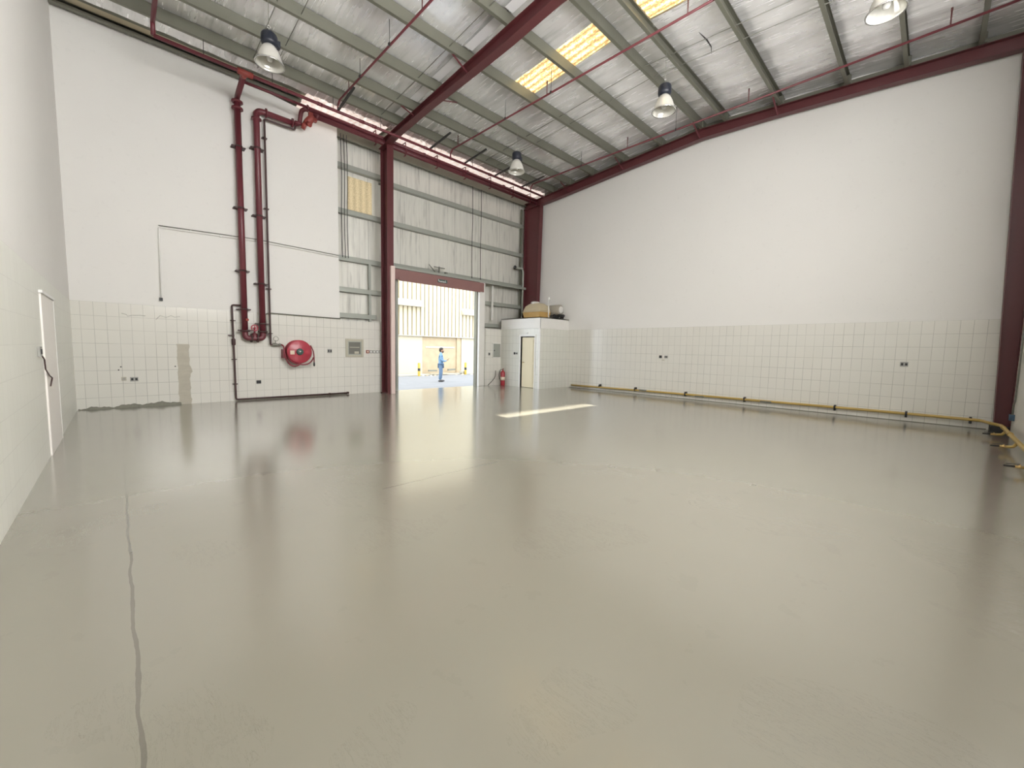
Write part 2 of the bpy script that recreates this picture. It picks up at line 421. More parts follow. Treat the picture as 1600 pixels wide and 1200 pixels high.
# glowing pale strip added in place of the bright gap at the eave
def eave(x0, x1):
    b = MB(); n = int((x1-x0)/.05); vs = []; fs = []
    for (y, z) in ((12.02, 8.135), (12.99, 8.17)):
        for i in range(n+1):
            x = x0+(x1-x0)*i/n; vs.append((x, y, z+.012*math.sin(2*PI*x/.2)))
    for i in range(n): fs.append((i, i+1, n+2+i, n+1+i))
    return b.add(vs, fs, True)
tag(O('eave_gap_glow', eave(3.9, 6.20), 'eave_glow'), 'short glowing strip standing in for the bright eave gap beside the middle column', 'skylight')
tag(O('eave_gap_glow', eave(6.42, XR), 'eave_glow'), 'long glowing pink strip standing in for the bright eave gap above the shutter bay', 'skylight')
struct('trim_1', MB().box((XL-.1, 12.0, 8.22), (XR, 13.2, 8.27)), 'galv')
struct('trim_4', MB().prism([(YB, zb(YB)), (5.4, zb(5.4)), (12.0, zb(12.0)), (12.0, zb(12.0)+.22), (5.4, zb(5.4)+.22), (YB, zb(YB)+.22)], 'x', XR-.03, XR-.005), 'galv')
struct('trim_2', MB().box((XL, 12.50, 8.11), (3.9, 12.60, 8.17)).box((XL, 12.50, 8.155), (3.9, 12.70, 8.17)), 'galv')   # eave angle over the masonry
# pale lining beside the middle rafter
lin = MB()
for a, b in ((5.55, 6.6), (6.85, 7.95), (8.2, 9.28), (9.5, 10.35), (10.6, 11.2)):
    sheet(5.98, 6.20, a, b, lin, .2, -.045)
struct('trim_3', lin, 'white_lining')

# ================================================================== STEEL FRAME
def ibeam_col(x, yi0, yi1, yo, z1, label, parts=True, fwid=.21, base=True, sgn=1):
    # inner flange tapers from yi0 (foot) to yi1 (top); the outer flange stands at yo
    t_ = thing('steel_column', label, 'column', (x, yi0, 0))
    e = .012*sgn
    O('inner_flange', MB().add([(x-fwid/2, yi0, 0), (x+fwid/2, yi0, 0), (x+fwid/2, yi0+e, 0), (x-fwid/2, yi0+e, 0), (x-fwid/2, yi1, z1), (x+fwid/2, yi1, z1), (x+fwid/2, yi1+e, z1), (x-fwid/2, yi1+e, z1)],
        [(0,3,2,1),(4,5,6,7),(0,1,5,4),(1,2,6,5),(2,3,7,6),(3,0,4,7)]), 'maroon', t_)
    O('outer_flange', MB().box((x-fwid/2, yo-.014, 0), (x+fwid/2, yo, z1)), 'maroon', t_)
    O('web', MB().prism([(yi0+e, 0), (yo-.014 if sgn > 0 else yo, 0), (yo-.014 if sgn > 0 else yo, z1), (yi1+e, z1)], 'x', x-.005, x+.005), 'maroon', t_)
    if base: O('base_plate', MB().box((x-fwid/2-.03, min(yi0, yo)-.03, 0), (x+fwid/2+.03, max(yi0, yo)+.02, .025)), 'maroon', t_)
    return t_
ibeam_col(6.30, 12.12, 12.08, 12.53, 7.75, 'maroon steel column standing beside the open shutter doorway')
ibeam_col(13.17, 12.13, 12.00, 12.90, 7.60, 'maroon steel column in the corner behind the washroom and its tanks')
ibeam_col(13.17, -.98, -.78, -1.19, 7.62, 'dark maroon steel column at the near end of the long white wall', sgn=-1, fwid=.24)
# plinth of the near column
tag(O('column_plinth', MB().box((13.0, -1.19, 0), (13.34, -.93, .12)), 'black', bevel=.01), 'black plinth block at the foot of the near maroon column', 'plinth')

def rafter(x, prof_f, prof_b, label, fw_=.20):
    # PROF: (y, z of the underside); the top follows the purlins
    t_ = thing('steel_rafter', label, 'beam', (x, 5.4, 8.0))
    prof = prof_f + prof_b
    web = MB(); bf = MB(); tf = MB()
    for (ya, za), (yb, zb_) in zip(prof, prof[1:]):
        ta, tb = zb(ya), zb(yb)
        web.prism([(ya, za), (yb, zb_), (yb, tb), (ya, ta)], 'x', x-.005, x+.005)
        bf.prism([(ya, za-.014), (yb, zb_-.014), (yb, zb_), (ya, za)], 'x', x-fw_/2, x+fw_/2)
        tf.prism([(ya, ta-.012), (yb, tb-.012), (yb, tb), (ya, ta)], 'x', x-fw_/2, x+fw_/2)
    O('web', web, 'maroon', t_); O('bottom_flange', bf, 'maroon', t_); O('top_flange', tf, 'maroon', t_)
    return t_
rafter(6.235, [(12.53, 7.66), (12.1, 7.70), (11.2, 7.78), (9.8, 7.86), (8.0, 7.90), (6.7, 7.95), (5.4, 8.05)], [(3.6, 7.98), (1.5, 7.82), (-1.15, 7.66)], 'maroon steel rafter crossing the roof from the column beside the doorway')
rafter(13.17, [(12.98, 7.60), (12.0, 7.62), (11.3, 7.66), (8.11, 7.88), (5.4, 8.05)], [(3.66, 7.98), (1.07, 7.80), (-.9, 7.63), (-1.15, 7.62)], 'maroon steel rafter running along the top of the long white wall')

# purlins (C section, open towards the ridge)
PY = [11.32, 10.45, 9.38, 8.06, 6.70, 5.43, 4.74, 3.36, 1.96, .91, -.21]
PN = ['greenish steel purlin nearest the front eave', 'second greenish purlin from the front eave', 'third greenish purlin from the front eave',
      'fourth purlin from the eave, at the low end of the amber roof light', 'fifth purlin from the eave, crossing under the amber roof light',
      'ridge purlin on the doorway side of the roof', 'ridge purlin on the camera side of the roof', 'first greenish purlin beyond the ridge pair',
      'second greenish purlin beyond the ridge pair', 'third greenish purlin beyond the ridge pair', 'last greenish purlin above the near end of the white wall']
for y, lab in zip(PY, PN):
    z0 = zb(y); s_ = 1 if y > 5.0 else -1
    t_ = thing('roof_purlin', lab, 'purlin', (6.3, y, z0), 'roof purlins')
    yw = y-.0375*s_
    O('web', MB().box((XL, yw-.003, z0), (XR-.02, yw+.003, z0+PD)), 'galv', t_)
    O('bottom_flange', MB().box((XL, y-.0375, z0-.004), (XR-.02, y+.0375, z0)).box((XL, yw+.072*s_, z0), (XR-.02, yw+.075*s_, z0+.02)), 'galv', t_)
    O('top_flange', MB().box((XL, y-.0375, z0+PD-.004), (XR-.02, y+.0375, z0+PD)).box((XL, yw+.072*s_, z0+PD-.022), (XR-.02, yw+.075*s_, z0+PD)), 'galv', t_)
# cleats on the long-wall rafter
for y, lab in zip(PY, PN):
    c_ = O('purlin_cleat', MB().box((13.02, y-.07, zb(y)), (13.10, y+.05, zb(y)+.2)), 'galv')
    tag(c_, 'dark steel cleat joining a roof purlin to the long wall rafter', 'bracket', 'purlin cleats on the rafter')

# fly braces
def brace(p, q, lab):
    tag(O('fly_brace', MB().bar(p, q, .04, .012), 'maroon_pipe'), lab, 'brace', 'fly braces')
for y, nm in ((10.45, 'second'), (8.06, 'fourth')):
    brace((5.72, y+.03, zb(y)+.02), (6.17, y+.03, 7.94 if y < 9 else 7.88), f'thin maroon brace from middle rafter to the {nm} purlin, on its left side')
brace((6.9, 9.38, zb(9.38)+.02), (6.30, 9.38, 7.90), 'thin maroon brace from middle rafter to the third purlin, on its right side')
for y, nm in ((10.45, 'second'), (8.06, 'fourth'), (5.43, 'ridge'), (3.36, 'first')):
    brace((12.55, y+.05, zb(y)), (13.1, y+.05, zb(y)-.24), f'thin maroon brace from the long wall rafter to the {nm} purlin' + (' beyond the ridge' if nm == 'first' else ''))

# sag rods between the purlins
for x, lab in ((2.52, 'thin grey sag rod line left of the high bay lamp over the risers'), (2.95, 'thin grey sag rod line right of the high bay lamp over the risers'),
               (9.45, 'thin grey sag rod line nearer the amber roof light'), (9.95, 'thin grey sag rod line nearer the long white wall'), (5.62, 'thin grey sag rod line beside the middle rafter')):
    pts = [(x, 11.3, zb(11.3)+.06), (x, 5.4, zb(5.4)+.06), (x, -.2, zb(-.2)+.06)]
    tag(O('sag_rod', MB().tube(pts, .0075, 8), 'grey_pipe'), lab, 'rod', 'sag rods')

# girts on the front wall
def girt(x0, x1, z, lab, y=13.03, mtl='galv_light', h=.16):
    t_ = thing('wall_girt', lab, 'girt', ((x0+x1)/2, y, z), 'wall girts')
    O('web', MB().box((x0, y-.09, z-.003), (x1, y+.08, z+.003)), mtl, t_)
    O('face_flange', MB().box((x0, y-.095, z-.003), (x1, y-.089, z+.14)).box((x0, y-.095, z+.134), (x1, y-.02, z+.14)), mtl, t_)
    O('back_flange', MB().box((x0, y+.07, z-.003), (x1, y+.076, z+.062)), mtl, t_)
for z, lab in ((6.92, 'highest pale girt in the narrow bay beside the masonry'), (5.58, 'girt under the amber wall panel in the narrow bay'), (4.16, 'girt carrying black cable ends in the narrow bay'),
               (3.20, 'lowest pale girt in the narrow bay')):
    girt(4.94, 6.45, z, lab)
girt(4.94, 6.22, 2.40, 'sill girt on top of the tiled low wall in the narrow bay')
for z, lab in ((6.81, 'upper pale girt across the cladding above the shutter doorway'), (5.57, 'lower pale girt across the cladding above the shutter doorway')):
    girt(6.42, 13.06, z, lab)
girt(6.42, 13.06, 4.20, 'long girt directly above the maroon shutter roll')
girt(10.80, 13.06, 3.32, 'short girt right of the shutter doorway above the washroom')
girt(10.80, 11.70, 2.42, 'sill girt on the low tiled wall right of the doorway')
tag(O('door_header', MB().box((6.45, 12.64, 4.12), (13.0, 12.70, 4.215)).box((6.45, 12.64, 4.205), (13.0, 12.96, 4.215)), 'galv_light'), 'pale green steel header beam directly on top of the maroon shutter hood', 'beam')
# studs
for x, z0, z1, y, lab, mt in ((6.02, 2.3, 4.2, 12.98, 'pale vertical stud in the narrow bay beside the middle column', 'galv_light'), (12.98, 2.4, 7.6, 13.0, 'grey vertical stud next to the corner column', 'galv'),
                          (11.22, 2.7, 4.1, 12.84, 'thin white vertical pipe between the doorway and the washroom', 'white_paint'), (10.72, 2.3, 4.2, 13.0, 'pale vertical stud just right of the doorway jamb', 'galv_light')):
    tag(O('wall_stud', MB().box((x-.035, y-.03, z0), (x+.035, y+.03, z1)), mt), lab, 'stud')
# eave strut behind the pipes
tag(O('eave_strut', MB().box((4.94, 12.92, 8.10), (XR, 13.06, 8.13)).box((4.94, 12.92, 7.74), (XR, 12.926, 8.13)).box((4.94, 12.86, 7.74), (XR, 12.92, 7.746)), 'galv'), 'greenish steel strut along the top of the front cladding', 'strut')

# ================================================================== SHUTTER DOORWAY
sd = struct('door_2', MB().box((6.72, 12.64, 3.83), (10.58, 12.80, 4.10)).box((6.72, 12.61, 3.75), (10.58, 12.64, 4.10)), 'shutter')     # folded curtain hood
O('shutter_roll', MB().tube([(6.74, 12.80, 3.96), (10.56, 12.80, 3.96)], .14, 24), 'shutter', sd)
O('bottom_rail', MB().box((6.86, 12.58, 3.735), (10.36, 12.605, 3.82)).box((6.86, 12.57, 3.72), (10.36, 12.61, 3.735)), 'shutter', sd)
O('side_guide', MB().box((6.80, 12.78, 0), (6.84, 12.95, 3.8)).box((6.80, 12.78, 0), (6.93, 12.80, 3.8)).box((6.90, 12.80, 0), (6.93, 12.95, 3.8)), 'galv_light', sd)
O('side_guide', MB().box((10.36, 12.78, 0), (10.40, 12.95, 3.8)), 'galv', sd)
for z in (.85, 1.95, 3.68): O('guide_lug', MB().box((6.64, 12.78, z), (6.84, 12.84, z+.05)), 'galv_light', sd)
tag(O('doorway_post', MB().box((6.28, 12.03, 0), (6.42, 12.115, 4.05)), 'pink_post', bevel=.006), 'pale pink post fixed to the lower face of the middle maroon column', 'post')
tag(O('doorway_jamb', MB().box((10.40, 12.66, 0), (10.68, 12.98, 4.16)), 'white_paint', bevel=.008), 'white post at the washroom side of the shutter doorway', 'post')
# small name plate on the shutter hood
sg = tag(O('door_plate', MB().box((8.39, 12.585, 3.86), (8.80, 12.60, 3.975)), 'teal', bevel=.003), 'small grey green name plate on the shutter hood', 'sign')
sg.location.y = -.0
lt = MB(); x = 8.41
for w, h, z in ((.05,.075,.01),(.045,.05,-.005),(.05,.05,-.005),(.04,.055,-.005),(.05,.05,-.005),(.04,.07,.0)):
    lt.box((x, 12.580, 3.885+z), (x+w*.35, 12.586, 3.885+z+h)); lt.box((x, 12.580, 3.885+z), (x+w, 12.586, 3.885+z+.02)); x += w+.012
O('lettering', lt, 'white_plastic', sg)
# gear left on the girt above the door
g_ = thing('door_operator', 'small dark steel bracket with crossbar on the girt above the doorway', 'bracket', (8.4, 12.9, 4.26))
O('strut', MB().bar((8.20, 12.88, 4.50), (8.50, 12.88, 4.24), .025, .025), 'grey_pipe', g_)
O('post', MB().box((8.62, 12.86, 4.23), (8.66, 12.90, 4.48)), 'grey_pipe', g_)
O('crossbar', MB().box((8.42, 12.86, 4.43), (8.88, 12.89, 4.46)), 'grey_pipe', g_)
O('box', MB().box((8.90, 12.84, 4.22), (8.99, 12.92, 4.32)), 'grey_pipe', g_)
# hanging cables
for x, z0, z1, y, lab in ((10.15, 4.22, 7.75, 12.86, 'dark cable hanging from the pipes to the door girt, nearer the middle column'), (10.58, 4.22, 7.75, 12.86, 'dark cable hanging from the pipes to the door girt, nearer the washroom'),
                          (5.09, 4.22, 7.85, 12.84, 'black cable in the narrow bay closest to the masonry edge'), (5.19, 4.22, 7.85, 12.86, 'black cable in the middle of three in the narrow bay'), (5.27, 4.22, 7.85, 12.84, 'black cable in the narrow bay farthest from the masonry edge')):
    pts = [(x+.012*math.sin(z*2.1), y, z) for z in [z0+(z1-z0)*i/14 for i in range(15)]]
    tag(O('hanging_cable', MB().tube(pts, .011, 8), 'rope'), lab, 'cable', 'hanging cables')

# ================================================================== FIRE PIPES
def flange(mbx, p, axis, r, w=.03):
    prof = [(0, -w/2), (r, -w/2), (r, w/2), (0, w/2)]
    mbx.lathe(prof, p, axis, 20)
def pipe(name, pts, r, mtl, label, cat='pipe', group=None, br=.12, clamps=(), caxis='z', cr=1.5, n=14, cm='black'):
    o = thing(name, label, cat, pts[0], group)
    O('tube', MB().tube(bend(pts, br), r, n), mtl, o)
    for c in clamps:
        b = MB(); flange(b, c, caxis, r*cr, .03)
        if caxis == 'z': b.box((c[0]-r*2.0, c[1]-.006, c[2]-.012), (c[0]+r*2.0, Y0+.0 if c[1] > 12.2 else c[1]+.02, c[2]+.012))
        O('clamp', b, cm, o)
    return o
YP = 12.56
# riser 1
FN = []
def fl(parent, mtl, *items):
    for p, a, r_, w_ in items:
        b_ = MB(); flange(b_, p, a, r_, w_); O('flange', b_, mtl, parent)
r1 = thing('fire_riser', 'thick maroon riser pipe on the wall, farther from the hose reel', 'pipe', (2.42, YP, 1.7), 'maroon risers')
O('tube', MB().tube([(2.42, YP, 1.86), (2.42, YP, 7.50)], .072, 20), 'maroon_pipe', r1)
for z in (2.40, 3.38, 4.95, 6.45): O('clamp', MB().lathe([(.073,-.02),(.086,-.02),(.086,.02),(.073,.02)], (2.42, YP, z), 'z', 20).box((2.27, YP-.01, z-.015), (2.57, Y0, z+.015)), 'dark_pipe', r1)
fl(r1, 'maroon_pipe', ((2.42, YP, 7.36), 'z', .125, .035), ((2.42, YP, 7.52), 'z', .125, .035))
O('elbow', MB().tube(bend([(2.42, YP, 7.50), (2.42, YP-.02, 7.62), (2.34, 11.36, 7.60)], .1), .06, 16), 'maroon_pipe', r1)
O('valve_cap', MB().tube([(2.44, YP-.08, 2.13), (2.46, YP-.14, 2.13)], .035, 14), 'red', r1)
# riser 2
r2 = thing('fire_riser', 'thick maroon riser pipe on the wall, nearer the hose reel', 'pipe', (2.83, YP, 1.7), 'maroon risers')
O('tube', MB().tube(bend([(2.83, YP, 1.86), (2.83, YP, 7.50), (3.70, YP, 7.50)], .16, 8), .072, 20), 'maroon_pipe', r2)
for z in (3.1, 4.85, 6.55, 2.05): O('clamp', MB().lathe([(.073,-.02),(.086,-.02),(.086,.02),(.073,.02)], (2.83, YP, z), 'z', 20).box((2.68, YP-.01, z-.015), (2.98, Y0, z+.015)), 'dark_pipe', r2)
fl(r2, 'maroon_pipe', ((2.83, YP, 7.27), 'z', .115, .03), ((3.05, YP, 7.50), 'x', .115, .03), ((3.68, YP, 7.50), 'x', .115, .03))
# U connection with wheel valve
u = thing('gate_valve', 'maroon U bend with small red hand wheel joining the two risers', 'valve', (2.62, YP, 1.70))
O('elbow_pipe', MB().tube(bend([(2.42, YP, 1.86), (2.42, YP, 1.66), (2.83, YP, 1.66), (2.83, YP, 1.86)], .15, 8), .07, 18), 'maroon_pipe', u)
fl(u, 'dark_pipe', *[(p, a, .115, .03) for p, a in (((2.42, YP, 1.84), 'z'), ((2.83, YP, 1.84), 'z'), ((2.56, YP, 1.66), 'x'), ((2.70, YP, 1.66), 'x'))])
O('bonnet', MB().lathe([(.06,0),(.06,.10),(.025,.12),(.02,.22)], (2.63, YP-.02, 1.68), 'z', 18), 'maroon_pipe', u)
wh = MB().tube([(2.63+.075*math.cos(a), YP-.05, 1.93+.075*math.sin(a)) for a in [2*PI*i/20 for i in range(21)]], .013, 8, cap=False)
for a in (0, PI/2, PI, 1.5*PI): wh.tube([(2.63, YP-.05, 1.93), (2.63+.075*math.cos(a), YP-.05, 1.93+.075*math.sin(a))], .009, 6)
wh.tube([(2.63, YP-.02, 1.9), (2.63, YP-.08, 1.93)], .02, 10)
O('hand_wheel', wh, 'hose_red', u)
O('test_pipe', MB().box((2.26, YP-.03, 1.83), (2.36, YP+.01, 1.87)), 'dark_pipe', u)
O('test_pipe', MB().bar((2.45, YP-.08, 1.86), (2.6, YP-.08, 1.86), .03, .03), 'dark_pipe', u)
# drain line
dr = thing('drain_pipe', 'thin dark drain pipe running down the tiles and along the floor', 'pipe', (2.18, 12.66, 0))
O('tube', MB().tube(bend([(2.36, 12.64, 2.50), (2.17, 12.66, 2.50), (2.19, 12.66, .045), (5.12, 12.66, .045)], .05), .022, 12), 'dark_pipe', dr)
O('valve', MB().lathe([(.024,-.09),(.045,-.07),(.045,.07),(.024,.09)], (2.18, 12.66, 1.55), 'z', 14).box((2.06, 12.64, 1.70), (2.2, 12.66, 1.73)), 'dark_pipe', dr)
for z in (1.1, .45, 2.1): O('clamp', MB().lathe([(.023,-.012),(.034,-.012),(.034,.012),(.023,.012)], (2.185, 12.66, z), 'z', 12).box((2.13, 12.66, z-.01), (2.24, Y0, z+.01)), 'dark_pipe', dr)
O('end_cap', MB().tube([(5.10, 12.66, .045), (5.16, 12.66, .045)], .034, 12), 'dark_pipe', dr)
O('coupling', MB().tube([(4.55, 12.66, .045), (4.60, 12.66, .045)], .034, 12), 'dark_pipe', dr)
# hose reel feed
fp = thing('reel_feed_pipe', 'thin dark pipe feeding the hose reel, right of the risers', 'pipe', (3.02, 12.62, 1.5))
O('tube', MB().tube(bend([(3.78, 12.60, 7.52), (3.75, 12.60, 7.36), (3.02, 12.60, 7.36), (3.02, 12.62, 1.50), (3.30, 12.62, 1.50)], .04), .024, 12), 'dark_pipe', fp)
for z in (6.9, 5.1, 3.0, 1.8): O('clamp', MB().lathe([(.025,-.014),(.036,-.014),(.036,.014),(.025,.014)], (3.02, 12.62, z), 'z', 12).box((2.96, 12.62, z-.01), (3.08, Y0, z+.01)), 'dark_pipe', fp)
O('stop_valve', MB().lathe([(.028,-.07),(.045,-.03),(.045,.03),(.028,.07)], (3.13, 12.62, 1.50), 'x', 14).tube([(3.13, 12.60, 1.50), (3.13, 12.58, 1.62)], .01, 8).lathe([(.028,-.03),(.04,-.02),(.04,.02),(.028,.03)], (3.24, 12.62, 1.5), 'x', 12), 'grey_pipe', fp)
O('hand_wheel', MB().tube([(3.14+.062*math.cos(a), 12.57, 1.66+.062*math.sin(a)) for a in [2*PI*i/18 for i in range(19)]], .007, 6, cap=False), 'grey_pipe', fp)
# hose reel
HX, HZ = 3.70, 1.315
hr = thing('hose_reel', 'round red fire hose reel mounted on the tiled wall', 'hose reel', (HX, Y0, HZ))
O('drum', MB().lathe([(.0,-.30),(.30,-.30),(.322,-.285),(.332,-.26),(.322,-.235),(.26,-.22),(.26,-.10),(.322,-.085),(.332,-.06),(.322,-.04),(0,-.04)], (HX, Y0, HZ), 'y', 48), 'hose_red', hr)
O('hose_coil', MB().lathe([(.30,-.215),(.315,-.20),(.30,-.185),(.315,-.17),(.30,-.155),(.315,-.14),(.30,-.125),(.315,-.11),(.30,-.10)], (HX, Y0, HZ), 'y', 40), 'hose', hr)
O('hub', MB().lathe([(0,-.335),(.075,-.335),(.09,-.32),(.095,-.30)], (HX, Y0, HZ), 'y', 28), 'teal', hr)
O('hub_bolt', MB().lathe([(0,-.35),(.022,-.35),(.025,-.335)], (HX, Y0, HZ), 'y', 12), 'steel', hr)
O('sticker', MB().box((HX-.25, Y0-.303, HZ-.075), (HX-.14, Y0-.3005, HZ+.035)), 'paper', hr)
O('wall_bracket', MB().box((HX-.40, Y0-.20, HZ-.18), (HX-.34, Y0, HZ+.06)), 'hose', hr)
O('back_plate', MB().box((HX-.05, Y0-.06, HZ-.2), (HX+.05, Y0, HZ+.2)), 'hose', hr)
loop = [(3.28, 12.60, 1.50), (3.32, 12.56, 1.47), (3.33, 12.54, 1.34), (3.36, 12.52, 1.12), (3.43, 12.50, .97), (3.55, 12.48, .90), (3.66, 12.46, .93), (3.72, 12.44, 1.0)]
O('hose', MB().tube(bend(loop, .07), .021, 10), 'hose', hr)
O('hose', MB().tube(bend([(3.39, 12.50, 1.33), (3.40, 12.50, 1.20), (3.46, 12.48, 1.06), (3.56, 12.46, .99), (3.64, 12.46, .97)], .06), .018, 10), 'hose', hr)
arc = [(3.46, 12.50, 1.22), (3.52, 12.48, 1.08), (3.62, 12.46, .99), (3.76, 12.44, .945), (3.90, 12.42, .965), (4.0, 12.42, 1.04), (4.06, 12.42, 1.16)]
O('hose', MB().tube(bend(arc, .07), .018, 10), 'hose', hr)
O('hose', MB().tube(bend([(3.98, 12.42, 1.50), (4.05, 12.42, 1.35), (4.07, 12.42, 1.2), (4.07, 12.42, 1.02)], .05), .016, 10), 'hose', hr)
O('nozzle', MB().tube([(4.07, 12.42, 1.03), (4.07, 12.42, .96), (4.07, 12.42, .90)], [.014, .026, .018], 12), 'black', hr)

# header pipes along the top of the front wall
HY, HZ1 = 11.3, 7.60
hd = thing('sprinkler_header', 'orange red sprinkler header pipe running high along the front wall', 'pipe', (6.5, HY, HZ1))
O('tube', MB().tube([(.79, HY, HZ1), (12.55, HY, HZ1)], .038, 14), 'maroon_pipe', hd)
tee = MB()
tee.tube([(2.20, HY, HZ1), (2.50, HY, HZ1)], .066, 16); tee.tube([(2.34, HY+.02, HZ1), (2.34, HY+.14, HZ1)], .07, 16)
O('tee', tee, 'red', hd)
for x in (3.1, 3.9, 5.0, 5.35, 7.0, 9.6, 11.2): O('coupling', MB().tube([(x, HY, HZ1), (x+.12, HY, HZ1)], .046, 14), 'maroon_pipe', hd)
for x in (1.6, 2.9, 4.3, 5.6, 7.4, 8.9, 10.3, 11.5): O('hanger_rod', MB().tube([(x, HY, HZ1+.03), (x, HY, zb(11.32)+.02)], .006, 6), 'black', hd)
O('lower_pipe', MB().tube([(2.4, 12.0, 7.77), (3.9, 12.0, 7.77)], .035, 12), 'maroon_pipe', hd)
YM = 12.30
pa = thing('fire_main', 'upper of the two thick maroon mains below the sprinkler header', 'pipe', (8, YM, 7.87), 'fire mains')
O('tube', MB().tube([(3.98, YM, 7.90), (XR-.04, YM, 7.90-.03)], .060, 18), 'maroon_pipe', pa)
fl(pa, 'maroon_pipe', ((3.99, YM, 7.90), 'x', .09, .03))
for x in (5.2, 7.6, 9.4, 11.2): O('coupling', MB().tube([(x, YM, 7.895), (x+.08, YM, 7.895)], .070, 16), 'maroon_pipe', pa)
pb = thing('fire_main', 'lower of the two thick maroon mains, starting at the red valve', 'pipe', (8, YM, 7.7), 'fire mains')
O('tube', MB().tube([(4.12, YM, 7.77), (13.12, YM, 7.74)], .066, 18), 'maroon_pipe', pb)
for x in (4.2, 6.9, 9.2, 11.5): O('coupling', MB().tube([(x, YM, 7.765), (x+.07, YM, 7.763)], .077, 16), 'maroon_pipe', pb)
fl(pb, 'maroon_pipe', ((13.12, YM, 7.74), 'x', .08, .04))
# hangers of the mains
for x in (5.9, 6.9, 8.1, 9.3, 10.5, 11.7, 12.7):
    hb = MB(); hb.box((x-.015, YM-.09, 7.60), (x+.015, YM+.02, 7.63)); hb.box((x-.012, YM-.09, 7.60), (x+.012, YM-.075, 8.02)); hb.box((x-.012, YM-.09, 8.0), (x+.012, 12.9, 8.02))
    tag(O('pipe_hanger', hb, 'maroon_pipe'), 'maroon hanger bracket carrying the two thick fire mains along the eave', 'bracket', 'hanger brackets of the fire mains')
# red valve assembly at the masonry edge
vv = thing('alarm_valve', 'bulky orange red valve assembly high on the masonry by the mains', 'valve', (3.9, 12.4, 7.6))
O('branch', MB().tube(bend([(3.70, YP, 7.50), (3.84, 12.50, 7.50), (3.88, 12.44, 7.86), (4.0, YM, 7.90)], .08), .055, 16), 'maroon_pipe', vv)
O('body', MB().tube([(3.93, 12.40, 7.50), (4.02, 12.36, 7.58), (4.10, 12.32, 7.70), (4.16, YM, 7.73)], [.055, .10, .09, .065], 16), 'red', vv)
b = MB(); b.tube([(3.88, 12.38, 7.46), (3.96, 12.36, 7.42)], .09, 14); b.tube([(3.98, 12.28, 7.50), (4.04, 12.22, 7.46)], .06, 14); b.box((4.02, 12.26, 7.62), (4.22, 12.36, 7.82))
O('actuator', b, 'red', vv)
O('side_valve', MB().tube([(3.72, 12.5, 7.52), (3.90, 12.45, 7.50)], .045, 12), 'maroon_pipe', vv)

# branch lines running back over the room
BZ = 7.85
def branch(x, ups, rods, lab, y1=-1.1, x_tee=None):
    o = thing('sprinkler_branch', lab, 'pipe', (x, HY, BZ), 'sprinkler branch lines')
    O('tube', MB().tube(bend([(x, HY, HZ1), (x, HY, BZ-.10), (x, HY-.12, BZ), (x, y1, BZ)], .05), .0235, 12), 'maroon_pipe', o)
    for y in ups: O('sprinkler', MB().tube([(x, y, BZ), (x, y, BZ+.30)], .012, 8).tube([(x, y, BZ+.27), (x, y, BZ+.33)], .018, 8), 'maroon', o)
    for y in rods: O('hanger_rod', MB().tube([(x-.02, y, BZ), (x-.02, y, zs(y)-.03)], .006, 6).tube([(x-.02, y-.012, BZ), (x-.02, y+.012, BZ)], .034, 12), 'black', o)
    return o
branch(4.42, (10.6, 7.2), (8.45, 9.9), 'maroon sprinkler branch left of the middle rafter')
branch(7.99, (7.2, 3.7, 10.9), (7.05, 8.7, 3.2), 'maroon sprinkler branch passing beside the amber roof lights')
branch(11.75, (7.15, 3.74, .25), (8.9, 5.6), 'thin maroon sprinkler branch parallel to the long wall rafter')
o = thing('sprinkler_drop', 'maroon pipe rising from the end of the header near the tall left wall', 'pipe', (.79, HY, HZ1))
O('tube', MB().tube(bend([(.79, HY, HZ1), (.79, HY, 7.85), (.79, HY-.1, 7.86), (.79, 5.5, 7.86)], .04), .04, 12), 'maroon_pipe', o)
O('coupling', MB().tube([(.79, 10.1, 7.86), (.79, 9.95, 7.86)], .05, 12), 'maroon_pipe', o)
# black arms from the header towards the purlins
for i, (x, lab) in enumerate(((4.42, 'first, beside the branch line over the narrow bay'), (7.22, 'second, just right of the middle rafter'), (8.56, 'third, over the shutter doorway'), (9.9, 'fourth, toward the corner column'), (11.25, 'last, nearest the corner column'))):
    tag(O('support_arm', MB().bar((x, HY-.0, HZ1+.03), (x-.08, HY-1.20, HZ1+.06), .05, .035), 'black'), f'black support arm on the sprinkler header, {lab}', 'bracket', 'header support arms')

# loose pieces on the roof lining
tag(O('torn_foil', MB().tube([(9.35,4.05,8.42),(9.6,3.98,8.36),(9.9,4.0,8.38),(10.2,4.1,8.42)], [.004,.018,.012,.004], 6), 'black'), 'dark torn strip hanging from the foil near the ridge', 'strip')

